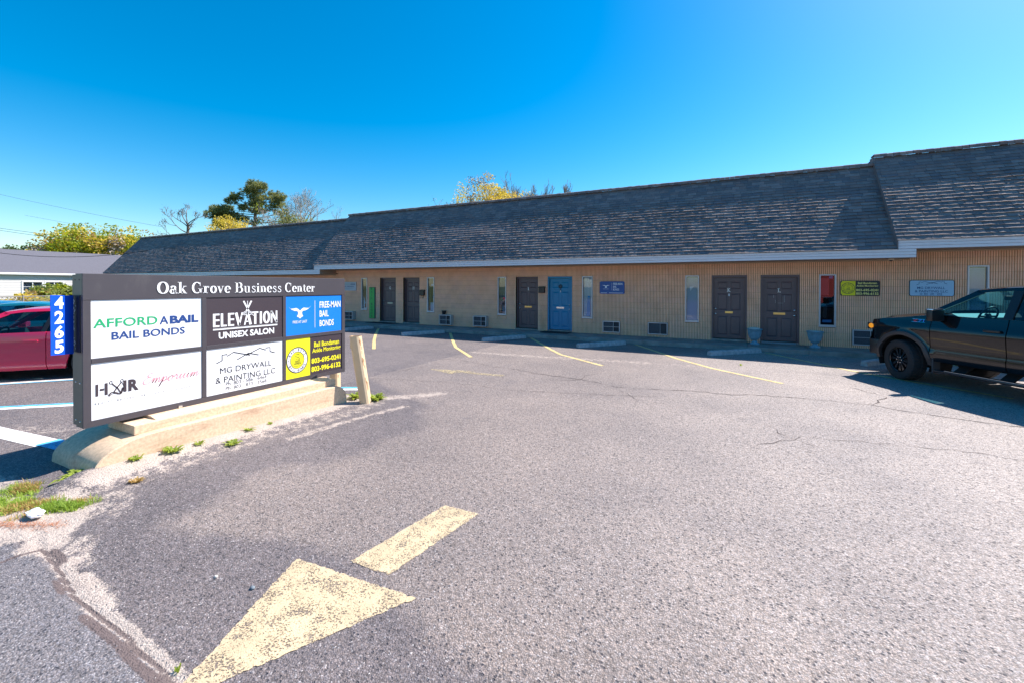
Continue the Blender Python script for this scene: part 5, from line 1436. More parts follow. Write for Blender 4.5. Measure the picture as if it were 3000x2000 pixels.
for side in (1, -1):
    body_panel(TP, .68, -.535, .004, "front_wing", tk, M_tblack, side)
    d = body_panel(TP, -.54, -1.72, .005, "front_door", tk, M_tblack, side)
    mb = MB(); mb.bbox(-1.66, -1.42, side * 1.0 - .02, side * 1.0 + .035, 1.14, 1.18, .012) if side > 0 else mb.bbox(-1.66, -1.42, -1.035, -.98, 1.14, 1.18, .012); lpart("handle", mb, M_black, d, auto=40)
    d = body_panel(TP, -1.725, -2.88, .005, "rear_door", tk, M_tblack, side)
    mb = MB(); mb.bbox(-2.78, -2.54, 1.0 * side - .02, 1.0 * side + .03, 1.14, 1.18, .012); lpart("handle", mb, M_black, d, auto=40)
    body_panel(TP, -2.89, -4.88, .004, "bed_side", tk, M_tblack, side)
    arch_liner(TP, tk, side)
    # arch trim
    mb = MB(); rows = []
    for i in range(29):
        a = R(-4 + 188 * i / 28); row = []
        for rr_, dy in ((.490, -.03), (.493, .045), (.545, .052), (.570, .040), (.575, .02)):
            x, z = rr_ * math.cos(a), .44 + rr_ * math.sin(a); row.append((x, side * (side_y(TP, x, z) + dy), z))
        rows.append(row)
    mb.grid(rows, flip=(side < 0)); lpart("arch_trim", mb, mat("arch_trim_plastic", (.045, .038, .038), .5) if side > 0 else bpy.data.materials["arch_trim_plastic"], tk, auto=40)
    # door mirror
    mb = MB(); y0 = .97 if side > 0 else -1.27
    mb.bbox(-.78, -.66, y0, y0 + .28, 1.27, 1.49, .03); lpart("door_mirror", mb, M_black, tk, auto=35)
    mb = MB(); mb.bbox(-.785, -.655, y0 + .01, y0 + .27, 1.475, 1.505, .012); lpart("mirror_cap", mb, M_chrome, tk, auto=35)
    mb = MB(); mb.tube([(-.68, side * .95, 1.30), (-.72, side * 1.05, 1.30)], .04, 8); lpart("mirror_arm", mb, M_black, tk)
    # running board and mud flap
    mb = MB(); mb.bbox(-2.85, -.66, side * 1.0 - .085, side * 1.0 + .085, .30, .35, .02); sb = lpart("running_board", mb, mat("running_board_black", (.02, .02, .025), .25) if side > 0 else bpy.data.materials["running_board_black"], tk, auto=35)
    mb = MB(); mb.box(-2.8, -.85, side * 1.0 + .04 if side > 0 else -1.07, side * 1.0 + .07 if side > 0 else -1.04, .3505, .356); lpart("step_strip", mb, mat("step_strip_metal", (.35, .45, .55), .15, metal=1) if side > 0 else bpy.data.materials["step_strip_metal"], sb)
    for x in (-1.0, -1.7, -2.5):
        mb = MB(); mb.prism([(side * .62, .50), (side * .95, .31), (side * .95, .345), (side * .62, .56)], 0, x - .09, x + .09); lpart("step_bracket", mb, M_under, tk)
    mb = MB(); mb.bbox(-.60, -.575, side * .93 - .10, side * .93 + .07, .26, .55, .008); lpart("mud_flap", mb, mat("mud_flap_grey", (.06, .06, .065), .7) if side > 0 else bpy.data.materials["mud_flap_grey"], tk)
deck(TP, .93, -.54, "bonnet", tk, M_tblack, .045, TP['belt'], 0, bulge=.04)
def nose(t): return .95 - .28 * abs(t) ** 3.2
mb = MB(); rows = []
for z in (.46, .55, .66, .78, .92, 1.02, 1.10, 1.15):
    rows.append([(nose(t) + (.05 if .5 < z < .8 else (.0 if z < 1.13 else -.02)), t * (.97 if z > .5 else .93), z) for t in [k / 12 - 1 for k in range(25)]])
mb.grid(rows, flip=False); 
lpart("grille", mb, M_black, tk, auto=45)
for side in (1, -1):
    mb = MB(); mb.bbox(.64, .80, side * .88 - .09, side * .88 + .085, .985, 1.13, .02); lpart("headlight", mb, mat("headlight_dark", (.02, .02, .022), .1) if side > 0 else bpy.data.materials["headlight_dark"], tk, auto=30)
    mb = MB(); mb.lathe([(0, side * .062), (.05, side * .055), (.06, side * .02), (.06, 0)], 20, 'y', (.70, side * .925, 1.06)); lpart("amber_lamp", mb, mat("amber_lens", (.95, .32, .01), .25, emit=((1, .35, .02), .25)) if side > 0 else bpy.data.materials["amber_lens"], tk, auto=40)
    mb = MB(); mb.bbox(.50, .74, side * .90 - .08, side * .90 + .08, .46, .78, .04); lpart("bumper_corner", mb, M_black, tk, auto=35)
mb = MB(); mb.bbox(.90, 1.03, -.62, .62, .50, .76, .04); lpart("front_bumper", mb, M_tblack, tk, auto=35)
mb = MB(); mb.bbox(-4.98, -4.86, -.95, .95, .55, .80, .03); mb.bbox(-4.9, -4.84, -.80, .80, .80, 1.42, .01); lpart("tailgate", mb, M_tblack, tk, auto=35)
mb = MB(); mb.box(-4.8, -3.05, -.8, .8, .82, .86); mb.box(-3.10, -3.06, -.9, .9, .6, 1.40); lpart("bed_floor", mb, M_under, tk)
mb = MB(); mb.box(-4.6, .55, -.48, .48, .40, .62); mb.box(-2.9, -.5, -.90, .90, .52, .62); mb.tube([(-3.74, -.9, .43), (-3.74, .9, .43)], .07, 8); mb.tube([(0, -.8, .43), (0, .8, .43)], .05, 8); mb.box(-.5, .7, -.6, .6, .6, 1.05); lpart("chassis", mb, M_under, tk)
mb = MB(); mb.tube([(-.1, .72, .80), (-.25, .70, .62), (-.5, .62, .55)], .03, 8); mb.box(-.55, .0, .5, .75, .78, .83); lpart("suspension_arm", mb, mat("chassis_grey", (.10, .10, .10), .6), tk)
vehicle_cab(TP, tk, M_tblack, M_cglass)
seat(tk, -1.50, .42, .95, M_seat); seat(tk, -1.50, -.42, .95, M_seat); seat(tk, -2.45, 0.35, .95, M_seat)
mb = MB(); mb.prism([(-.54, 1.10), (-.54, 1.36), (-.80, 1.42), (-.95, 1.35), (-.92, 1.05)], 1, -.85, .85); mb.box(-2.9, -.6, -.85, .85, .66, .70); lpart("dashboard", mb, M_dash, tk)
steering(tk, -1.06, .42, 1.38)
mb = MB(); mb.bbox(-1.14, -1.10, -.13, .13, 1.68, 1.76, .01); lpart("rear_view_mirror", mb, M_black, tk)
mb = MB(); mb.prism([(-1.40, 1.94), (-1.55, 2.0), (-1.67, 2.02), (-1.71, 1.94)], 1, -.03, .03); lpart("roof_fin", mb, M_black, tk)
mb = MB(); mb.box(-.95, -3.15, -.70, .70, 1.0, 1.02) if False else None
mb = MB()
ZB = lambda u, v, h: (u, side_y(TP, u, v) + .004 + h, v)
o = [(-.52, 1.205), (-.20, 1.205), (-.17, 1.255), (-.47, 1.255)]
for nm, m, vf in (("badge_red", mat("badge_red", (.65, .03, .05), .4), fit(text2d("Z", .03), -.20, -.29, 1.225, 1.27)), ("badge_blue", mat("badge_blue", (.05, .18, .65), .4), fit(text2d("71", .03), -.30, -.41, 1.225, 1.27))):
    mb = MB(); emboss(mb, vf, ZB, .003); lpart(nm, mb, m, tk)
mb = MB(); emboss(mb, ([(-.17, 1.216), (-.17, 1.222), (-.43, 1.222), (-.43, 1.216)], [(0, 1, 2, 3)]), ZB, .002); emboss(mb, ([(-.18, 1.273), (-.18, 1.278), (-.42, 1.278), (-.42, 1.273)], [(0, 1, 2, 3)]), ZB, .002); lpart("badge_rim", mb, M_chrome, tk)
for (x, y, sd, st) in ((0.04, .87, 1, R(-14)), (0, -.87, -1, R(-14)), (-3.74, .87, 1, 0), (-3.74, -.87, -1, 0)): wheel(tk, x, y, .415, .415, .29, sd, M_rimblk, 6, st, .60, True)

# ---------- cars in the lower bays
def saloon(name, label, paint, loc, th, teal=True):
    c = thing(name, label, "car", loc, th)
    P = dict(plan=[(.95, .60), (.85, .78), (.5, .87), (0, .89), (-1.5, .90), (-2.7, .885), (-3.4, .80), (-3.6, .66)],
             sect=[(1.0, .955), (.90, .985), (.75, 1.0), (.62, .992), (.60, 1.0), (.45, .99), (.40, 1.0), (.30, .985), (.2, .93)],
             bottom=[(.95, .28), (.4, .20), (-3.0, .20), (-3.6, .34)], belt=[(.95, .66), (.8, .74), (.2, .86), (-.55, .93), (-1.5, .95), (-2.6, .97), (-3.3, .98), (-3.6, .90)],
             wheels=[(0, .31), (-2.65, .31)], arch_r=.375, flare=.012,
             cab_z0=.945, cab_z1=1.42, cab_y0=.86, cab_y1=.60, A0=(-.50, .93), A1=(-1.22, 1.36), roofline=[(-1.5, 1.405), (-1.9, 1.42), (-2.3, 1.39)], C1=(-2.6, 1.32), C0=(-3.2, .965), cw=.30, Bx=-1.8,
             pillars=[(-1.86, .07)], roof_crown=.035, lean=.08, clear=9)
    for side in (1, -1):
        body_panel(P, .90, -.50, .003, "front_wing", c, paint, side)
        d = body_panel(P, -.50, -1.95, .004, "door", c, paint, side)
        mb = MB(); mb.bbox(-1.84, -1.60, side * .885 - .012, side * .885 + .03 * side if side > 0 else -.86, .765, .80, .008); lpart("handle", mb, paint, d, auto=40)
        body_panel(P, -1.96, -3.58, .003, "rear_quarter", c, paint, side); arch_liner(P, c, side)
        mb = MB(); mb.bbox(-.78, -.62, side * .98 - .09, side * .98 + .09, .93, 1.06, .03); lpart("door_mirror", mb, paint, c, auto=40)
        mb = MB(); mb.bbox(-3.58, -3.40, side * .60 - .15, side * .60 + .15, .70, .84, .03); lpart("tail_lamp", mb, mat("tail_red", (.35, .01, .01), .2), c, auto=40)
    deck(P, .90, -.52, "bonnet", c, paint, .07, P['belt'], front_cut=0); deck(P, -3.18, -3.58, "boot_lid", c, paint, .03, P['belt'], front_cut=0)
    mb = MB(); rows = [[(.88 + .14 * (1 - abs(t) ** 3), t * .70, z) for t in [k / 8 - 1 for k in range(17)]] for z in (.22, .4, .55, .70)]; mb.grid(rows); rows = [[(-3.55 - .12 * (1 - abs(t) ** 3), t * .74, z) for t in [k / 8 - 1 for k in range(17)]] for z in (.3, .5, .7, .92)]; mb.grid(rows, flip=True); lpart("bumper", mb, paint, c, auto=40)
    vehicle_cab(P, c, paint, M_cglass)
    mb = MB(); mb.box(-3.3, .7, -.70, .70, .2, .45); lpart("chassis", mb, M_under, c)
    seat(c, -1.55, .36, .50, M_seat); seat(c, -1.55, -.36, .50, M_seat); seat(c, -2.4, 0, .50, M_seat); steering(c, -1.02, .36, .88, .17)
    mb = MB(); mb.prism([(-.55, .7), (-.55, .93), (-.85, .93), (-.95, .7)], 1, -.78, .78); lpart("dashboard", mb, M_seat, c)
    for (x, y, sd) in ((0, .80, 1), (0, -.80, -1), (-2.65, .80, 1), (-2.65, -.80, -1)): wheel(c, x, y, .31, .31, .20, sd, M_rimsil, 5, 0, .66)
    return c
M_red = mat("car_red_paint", (.62, .015, .075), .25, spec=.6, coat=.8, var=.05, vscale=2)
th = math.atan2(-.75, -.66)
# rear near-side wheel stands at about (-12.05, 4.05)
def car_at(rx, ry, th): hx, hy = math.cos(th), math.sin(th); lx, ly = -hy, hx; return (rx + 2.65 * hx - .80 * lx, ry + 2.65 * hy - .80 * ly, 0)
saloon("red_car", "dark red car with scratched door partly hidden by the near end of the roadside sign", M_red, car_at(-12.02, 4.20, th), th)
saloon("teal_car", "blue green car whose roof shows behind the red car", mat("car_teal_paint", (.01, .16, .22), .25, coat=.8), (-18.4, 3.45, 0), th)
saloon("blue_car", "blue car at the left edge of the photo, behind the bonnet of the red car", mat("car_blue_paint", (.02, .13, .26), .25, coat=.8), (-20.5, 3.1, 0), th)
# ================================================================= the house beyond, fence, trees, wires
M_siding = mat("pale_siding", (.66, .63, .62), .6, var=.03)
M_hroof = mat("grey_house_shingles", (.115, .112, .135), .92, var=.35, vscale=22, bump=.5, bscale=40, stretch=(1, 1, 4))
HX = -45.0
hs_ = thing("neighbour_house", "low house with pale siding and long grey shingled roof beyond the cars", "house", (HX, 14, 0))
HWIN = [(12.0, 12.95, .75, 2.08), (13.15, 14.05, .75, 2.08), (14.75, 15.6, .75, 2.08), (8.6, 9.5, .75, 2.08)]
mb = MB()
for r_ in subtract([(4, 24, 0, 2.75)], HWIN): mb.box(HX - .2, HX, r_[0], r_[1], r_[2], r_[3])
part("wall", mb, M_siding, hs_)
z = .1
lap = MB()
while z < 2.62:
    for r_ in subtract([(4, 24, z, z + .115)], HWIN): lap.prism([(HX + .001, r_[2]), (HX + .022, r_[2]), (HX + .003, r_[3])], 1, r_[0], r_[1]) if r_[3] - r_[2] > .03 else None
    z += .115
part("siding_boards", lap, M_siding, hs_)
for y0, y1, z0, z1 in HWIN:
    mb = MB()
    for r_ in subtract([(y0 - .08, y1 + .08, z0 - .08, z1 + .08)], [(y0, y1, z0, z1)]): mb.box(HX, HX + .045, r_[0], r_[1], r_[2], r_[3])
    mb.box(HX - .05, HX + .03, y0, y1, (z0 + z1) / 2 - .035, (z0 + z1) / 2 + .035); mb.box(HX - .04, HX + .015, (y0 + y1) / 2 - .02, (y0 + y1) / 2 + .02, z0, z1)
    for q in (.25, .75): mb.box(HX - .04, HX + .01, y0, y1, z0 + (z1 - z0) * q - .012, z0 + (z1 - z0) * q + .012)
    w_ = part("window", mb, M_inkw, hs_)
    mb = MB(); mb.box(HX - .10, HX - .09, y0, y1, z0, z1); part("pane", mb, M_glass, w_)
    mb = MB(); mb.box(HX - .16, HX - .15, y0, y1, z0 + .55, z1); part("blind", mb, M_dblind, w_)
mb = MB(); mb.prism([(HX + .14, 2.60), (HX + .14, 2.74), (HX - 4.8, 4.62), (HX - 10.2, 2.72), (HX - 10.2, 2.6)], 1, 3.6, 24.4); part("roof", mb, M_hroof, hs_)
mb = MB(); mb.add([(HX - 1.5, 3.5, 3.4), (HX - 4.8, 3.5, 4.72), (HX - 4.8, 11.2, 5.15), (HX - 4.8, 12.4, 4.63), (HX + .1, 3.5, 2.86)], [(0, 3, 2, 1), (4, 3, 0)]) if False else None
mb = MB(); mb.prism([(9.0, 4.66), (10.6, 5.05), (11.3, 4.80), (12.6, 4.60), (12.6, 4.3), (9.0, 4.3)], 0, HX - 8, HX - 4.85); part("cross_gable", mb, M_hroof, hs_)
mb = MB(); mb.bbox(HX + .13, HX + .24, 3.6, 24.4, 2.60, 2.74, .02); part("gutter", mb, M_inkw, hs_)
mb = MB(); mb.box(HX + .003, HX + .13, 3.6, 24.4, 2.61, 2.63); part("soffit", mb, M_siding, hs_)
# chain link fence
FXn = -27.0
fe = thing("chain_link_fence", "old chain link fence overgrown by shrubs between the parked cars and the house", "fence", (FXn, 10, 0))
M_wire = mat("galvanised_wire", (.30, .27, .24), .6)
mb = MB(); H_ = 1.35
def wirestrip(mb, a, b, w):
    a, b = Vector(a), Vector(b); d = (b - a).normalized(); n = Vector((0, -d.z, d.y)) * w
    mb.add([a - n, b - n, b + n, a + n], [(0, 1, 2, 3)])
y = 3.0
while y < 15.5:
    for s in (1, -1):
        y0, y1 = y, y + s * H_
        wirestrip(mb, (FXn, y0, .03), (FXn, y1, .03 + H_), .006)
    y += .12
part("chain_link_mesh", mb, M_wire, fe)
mb = MB(); mb.tube([(FXn, 2.5, H_ + .05), (FXn, 16, H_ + .05)], .02, 6); part("top_rail", mb, M_wire, fe)
for k in range(7):
    mb = MB(); mb.tube([(FXn, 3 + k * 2.1, 0), (FXn, 3 + k * 2.1, H_ + .1)], .03, 6); part("post", mb, M_wire, fe)

def leaf_mat(name, c, c2):
    m = mat(name, c, .6, col2=c2, vscale=1.3)
    m.node_tree.nodes["Principled BSDF"].inputs['Roughness'].default_value = .55
    n, l = m.node_tree.nodes, m.node_tree.links
    b = n["Principled BSDF"]; out = n["Material Output"]
    t = n.new("ShaderNodeBsdfTranslucent"); mx = n.new("ShaderNodeMixShader"); mx.inputs[0].default_value = .35
    t.inputs[0].default_value = (*[min(1, v * 1.6) for v in c2], 1)
    l.new(b.outputs[0], mx.inputs[1]); l.new(t.outputs[0], mx.inputs[2]); l.new(mx.outputs[0], out.inputs[0])
    return m
M_lgreen = leaf_mat("leaves_spring_green", (.13, .19, .01), (.34, .36, .015)); M_lyel = leaf_mat("leaves_yellow", (.38, .28, .02), (.60, .46, .05)); M_lpine = leaf_mat("pine_needles", (.06, .09, .03), (.24, .25, .08))
M_lrust = leaf_mat("buds_rusty", (.26, .15, .05), (.40, .28, .08)); M_lshrub = leaf_mat("leaves_shrub", (.09, .13, .02), (.27, .30, .06)); M_ldark = leaf_mat("leaves_dark", (.03, .06, .02), (.10, .14, .04))
M_bark = mat("bark_brown", (.16, .115, .085), .9, var=.3, vscale=6); M_barkg = mat("bark_grey", (.30, .26, .23), .9, var=.2, vscale=5)
def leafcards(mb, rg, c, r, n, size, mi=0, flat=.8):
    for _ in range(n):
        while True:
            v = Vector((rg.uniform(-1, 1), rg.uniform(-1, 1), rg.uniform(-1, 1)))
            if v.length < 1: break
        p = Vector(c) + Vector((v.x * r, v.y * r, v.z * r * flat)); s = size * rg.uniform(.6, 1.4)
        a = Vector((rg.gauss(0, 1), rg.gauss(0, 1), rg.gauss(0, 1))).normalized() * s; b = a.cross(Vector((rg.gauss(0, 1), rg.gauss(0, 1), rg.gauss(0, 1)))).normalized() * s * .55
        mb.add([p - a, p + b, p + a, p - b], [(0, 1, 2, 3)], mi)
def branch(mb, rg, p, d, L, r, depth, tips, spread=.6, up=.15, seg=4, kids=(2, 4), shrink=.68):
    pts = [Vector(p)]; dd = Vector(d).normalized()
    for i in range(seg):
        dd = (dd + Vector((rg.gauss(0, .13), rg.gauss(0, .13), rg.gauss(0, .08) + up * .2))).normalized(); pts.append(pts[-1] + dd * (L / seg))
    mb.tube(pts, [max(.014, r * (1 - .55 * i / seg)) for i in range(seg + 1)], 5 if r > .05 else 3, cap=False)
    if depth == 0: tips += [pts[-1], pts[-2]]; return
    for k in range(rg.randint(*kids)):
        i = rg.randint(max(1, seg - 2), seg); q = pts[i]
        nd = (dd + Vector((rg.gauss(0, spread), rg.gauss(0, spread), rg.gauss(0, spread * .6) + up))).normalized()
        branch(mb, rg, q, nd, L * shrink * rg.uniform(.75, 1.2), r * .5, depth - 1, tips, spread, up, seg, kids, shrink)
def tree(name, label, x, y, h, w, trunk_h, seed, leaves, barkm, size=.2, per=16, depth=4, group=None, clump=None, spread=.6, r0=None, z0=0, kids=(2, 4), up=.15, lean=(0, 0), cat="tree", env=None, envn=0):
    rg = random.Random(seed); t = thing(name, label, cat, (x, y, z0), 0, group); r0 = r0 or h * .018
    mb = MB(); tips = []; top = Vector((x + lean[0], y + lean[1], z0 + trunk_h))
    mb.tube([(x, y, z0), ((x + top.x) / 2 + .1, (y + top.y) / 2, z0 + trunk_h * .5), tuple(top)], [r0, r0 * .8, r0 * .65], 8)
    L = (h - trunk_h) * .42
    n0 = 6
    for k in range(n0):
        a = 2 * math.pi * k / n0 + rg.uniform(-.3, .3); e = rg.uniform(.25, 1.1)
        branch(mb, rg, top - Vector((0, 0, rg.uniform(0, trunk_h * .15))), (math.cos(a) * w / (h - trunk_h) * .9, math.sin(a) * w / (h - trunk_h) * .9, e), L * rg.uniform(.8, 1.15), r0 * .45, depth - 1, tips, spread, up, 4, kids)
    part("trunk", mb, barkm, t)
    # limit the crown to its measured envelope
    if leaves:
        mats = [m for m, f in leaves]; cm = MB(); tot = sum(f for m, f in leaves)
        if env:
            ex, ey, ez, er, eh = env
            for _ in range(envn):
                v = Vector((rg.gauss(0, 1), rg.gauss(0, 1), rg.gauss(0, 1))).normalized() * rg.uniform(.45, 1) ** .6
                tips.append(Vector((ex + v.x * er, ey + v.y * er, ez + v.z * eh * (1 if v.z > 0 else .7))))
        for p in tips:
            q = rg.random() * tot; mi = 0
            # leaf colour follows broad patches of the crown
            v = (mnoise.noise(p * (3.2 / max(w, 1))) * .8 + .5 + rg.uniform(-.12, .12)) * tot
            acc = 0
            for i, (m, f) in enumerate(leaves):
                acc += f
                if v <= acc: mi = i; break
            else: mi = len(leaves) - 1
            leafcards(cm, rg, p, clump or w * .13, per, size, mi)
        part("crown", cm, mats, t)
    return t
GT = "trees behind the office building and the house"
tree("spring_tree", "broad tree with fresh yellow green and rusty leaves above the grey house roof", -77.8, 28.4, 11.0, 7.6, 2.6, 1, [(M_lgreen, .6), (M_lyel, .14), (M_lrust, .2), (M_barkg, .06)], M_bark, .17, 42, 4, GT, clump=1.0, kids=(3, 4), spread=.75, env=(-77.8, 28.4, 6.6, 6.6, 3.6), envn=160)
tree("spring_tree", "lower green lobe of foliage at the left foot of the broad yellow green tree", -82.0, 26.6, 8.6, 2.6, 2.8, 21, [(M_lgreen, .5), (M_ldark, .5)], M_bark, .22, 22, 3, GT, clump=.9, kids=(3, 4))
tree("spring_tree", "thin pale budding tree right of the broad yellow green tree", -70.5, 31.5, 9.3, 2.8, 3, 22, [(M_lyel, .5), (M_barkg, .5)], M_barkg, .13, 9, 4, GT, clump=.7, kids=(3, 4))
tree("distant_tree", "small dark tree far off above the house roof", -128, 36.6, 12.2, 3.0, 5, 2, [(M_ldark, 1)], M_bark, .30, 12, 3, GT, clump=.9)
tree("distant_bush", "yellow bush crown showing over the house roof below the small dark tree", -126, 34.5, 9.6, 5.5, 4, 3, [(M_lyel, 1)], M_bark, .3, 22, 3, GT, clump=1.2, kids=(3, 4))
tree("distant_tree", "faint grey green tree right of the small dark one", -120, 40.5, 10.4, 3.0, 5, 23, [(M_ldark, .5), (M_barkg, .5)], M_barkg, .25, 7, 3, GT, clump=1.0)
# the bare crooked tree
t = thing("bare_tree", "bare tree with long crooked limbs reaching left above the dark roof", "tree", (-56, 28, 0), 0, GT)
rg = random.Random(4); mb = MB(); tips = []
mb.tube([(-56, 28, 0), (-56.1, 28, 5), (-55.95, 28.05, 8.9)], [.26, .2, .13], 8)
for (z, dx, dy, dz, L) in ((7.2, -1, -.5, .08, 2.6), (7.9, -1, -.52, .42, 2.5), (8.6, -.8, -.45, .85, 1.7), (8.9, -.1, -.05, 1, 1.5), (8.6, .75, .38, .9, 1.3), (8.9, .4, .2, 1, 1.5), (8.2, .9, .4, .35, .7), (8.8, -.4, -.2, 1, 1.6)):
    branch(mb, rg, (-56 + .02, 28.03, z), (dx, dy, dz), L * .92, .065, 4, tips, .45, .12, 5, (2, 3), .52)
part("trunk", mb, M_bark, t); cm = MB()
for p in tips: leafcards(cm, rg, p, .30, 1, .04)
part("crown", cm, M_bark, t)
# pine
t = thing("pine_tree", "tall dark pine with ragged layered crown behind the left roof", "tree", (-54, 34.6, 0), 0, GT)
rg = random.Random(9); mb = MB(); cm = MB()
mb.tube([(-54, 34.6, 0), (-54.1, 34.6, 7), (-53.9, 34.7, 11), (-54.2, 34.6, 14.3)], [.34, .26, .18, .06], 8)
def pad(c, r, n):
    for _ in range(n):
        a = rg.uniform(0, 6.283); q = rg.random() ** .5
        p = Vector(c) + Vector((r * q * math.cos(a), r * q * math.sin(a), rg.uniform(-.42, .5) * r)); up_ = Vector((rg.gauss(0, .5), rg.gauss(0, .5), 1)).normalized()
        for k in range(12):
            d = (up_ * .5 + Vector((rg.gauss(0, 1), rg.gauss(0, 1), rg.gauss(0, .7)))).normalized(); s = rg.uniform(.22, .42)
            o = d.cross(Vector((rg.gauss(0, 1), rg.gauss(0, 1), rg.gauss(0, 1)))).normalized() * .034; cm.add([p - o, p + o, p + d * s], [(0, 1, 2)])
ux, uy = .8946, .4466      # across the view
for (h, s, r, n) in ((14.6, .1, .85, 60), (14.2, 1.3, .75, 45), (14.0, -.9, .7, 40), (13.5, 2.1, .85, 50), (13.3, .4, 1.0, 60), (12.9, -1.7, .75, 45), (12.4, -2.4, .7, 35), (12.5, .9, .9, 45), (12.4, 2.5, .9, 40), (11.9, -1.4, .7, 30), (11.6, 1.9, .9, 40), (11.5, -.3, .7, 30), (11.3, 3.1, .8, 25), (12.9, 3.0, .6, 25),
                     (11.9, -4.0, .55, 32), (11.4, -4.6, .8, 50), (11.3, -3.3, .9, 55), (10.7, -4.9, .9, 50), (10.6, -3.9, 1.0, 60), (10.6, -2.7, .9, 45), (10.2, -1.7, .8, 36), (9.9, -5.0, .8, 40), (9.7, -4.2, .9, 45), (9.3, -3.8, .9, 40), (8.9, -4.0, .8, 30), (9.9, .4, .7, 18), (10.4, 4.2, .9, 28), (9.4, 4.6, .9, 25), (8.8, 3.6, .8, 18)):
    dep = rg.uniform(-1.2, 1.2); c = (-54 + ux * s - uy * dep * 0 + rg.uniform(-.2, .2) + (-uy) * dep, 34.6 + uy * s + ux * dep, h)
    pad(c, r * 1.12, int(n * 1.9)); hz = h - rg.uniform(.5, 1.3); hz = min(hz, 13.2); mb.tube([(-54.0, 34.6, hz), (lerp(-54, c[0], .55), lerp(34.6, c[1], .55), lerp(hz, h, .35)), (c[0], c[1], h - .2)], [.07, .045, .02], 4, cap=False)
for _ in range(20):
    a = rg.uniform(0, 6.283); q = rg.random() ** .5; pad((-54 + ux * (.7 + 2.9 * q * math.cos(a)) - uy * rg.uniform(-1, 1), 34.6 + uy * (.7 + 2.9 * q * math.cos(a)) + ux * rg.uniform(-1, 1), 12.7 + 1.7 * q * math.sin(a)), rg.uniform(.4, .75), 26)
for _ in range(14):
    a = rg.uniform(0, 6.283); q = rg.random() ** .5; pad((-54 + ux * (-4.2 + 1.2 * q * math.cos(a)), 34.6 + uy * (-4.2 + 1.2 * q * math.cos(a)), 10.3 + 1.3 * q * math.sin(a)), rg.uniform(.4, .7), 34)
part("trunk", mb, M_bark, t); part("crown", cm, M_lpine, t)
tree("bare_tree", "tangled tan twiggy tree standing right against the pine", -50.6, 36.3, 13.2, 3.8, 5.2, 12, [(M_barkg, .6), (M_lgreen, .25)], M_barkg, .08, 6, 4, GT, clump=.6, kids=(3, 4), spread=.5)
tree("bare_tree", "taller fine twigged bare tree right of the pine", -53.6, 40.3, 16.6, 3.6, 8.0, 13, [(M_barkg, .8), (M_lrust, .2)], M_barkg, .05, 3, 5, GT, clump=.35, kids=(2, 4), spread=.42)
tree("bare_tree", "olive green leafed thin tree below the fine twigged bare tree", -51.5, 39.2, 12.0, 3.2, 5.6, 14, [(M_lgreen, .5), (M_barkg, .5)], M_barkg, .09, 8, 4, GT, clump=.5, kids=(3, 4))
tree("bare_tree", "smaller bare tree nearest the step in the dark roofs", -49.0, 42.6, 13.6, 3.4, 6.3, 15, [(M_barkg, 1)], M_barkg, .045, 3, 4, GT, clump=.3, kids=(3, 4), spread=.45)
tree("bare_tree", "low sparse pale twigs just left of the step in the dark roofs", -46.0, 43.5, 10.8, 3.0, 5.5, 16, [(M_lyel, .5), (M_barkg, .5)], M_barkg, .05, 4, 4, GT, clump=.4, kids=(3, 4))
tree("yellow_bush", "bright yellow flowering bush crown in front of the pine", -48.9, 29.3, 10.0, 4.2, 4.8, 17, [(M_lyel, 1)], M_barkg, .09, 20, 4, GT, clump=.55, kids=(3, 4), spread=.6)
tree("yellow_tree", "golden yellow leafed tree above the middle roof", -22.3, 39.0, 13.6, 4.6, 6.3, 18, [(M_lyel, .62), (M_lrust, .2), (M_barkg, .18)], M_barkg, .085, 14, 5, GT, clump=.5, kids=(2, 4), spread=.55, env=(-23.1, 38.7, 10.3, 2.9, 2.75), envn=210)
tree("yellow_tree", "pale half bare left side limb tree beside the golden tree", -25.4, 37.4, 12.2, 2.6, 6.5, 19, [(M_barkg, .7), (M_ldark, .3)], M_barkg, .05, 7, 4, GT, clump=.35, kids=(3, 4))
for k, (x, y, h, w) in enumerate(((-25.4, 54.6, 17.0, 3.0), (-23.2, 55.6, 16.2, 2.6), (-20.6, 57.0, 15.9, 1.8))):
    tree("bare_tree", ("bare crown of upright twigs right of the golden tree", "second group of bare twigs right of the golden tree, lower", "faint last bare twigs over the middle roof, furthest right")[k], x, y, h, w, 10, 30 + k, None, M_bark, depth=5, group=GT, kids=(3, 4), spread=.32, up=.35, r0=.2)
# shrubs along the fence
rg = random.Random(20)
SHL = ["low yellowish shrub by the fence at the left edge of the photo", "thin twiggy shrub in front of the pale siding", "tall leafy green shrub below the first house window", "rounded green shrub left of the house number sign", "reddish budding shrub below the second house window", "low green shrub behind the teal car", "sparse shrub hidden behind the number sign"]
for k, (y, h, w, m, per) in enumerate(((7.9, 1.6, 1.0, M_lyel, 12), (8.6, 1.85, .6, M_lrust, 7), (9.1, 1.85, .8, M_lshrub, 22), (9.7, 2.3, .8, M_lshrub, 24), (10.4, 2.0, .7, M_lrust, 10), (8.6, 1.4, .8, M_lshrub, 22), (11.0, 1.9, .6, M_lrust, 8))):
    tree("shrub", SHL[k], -29.6 - (k % 3) * .5, y + .35, h, w, .3, 50 + k, [(m, .75), (M_lgreen, .25)], M_bark, .07, per, 4, "shrubs along the chain link fence", clump=.24, kids=(3, 4), r0=.04, spread=.7, cat="shrub")
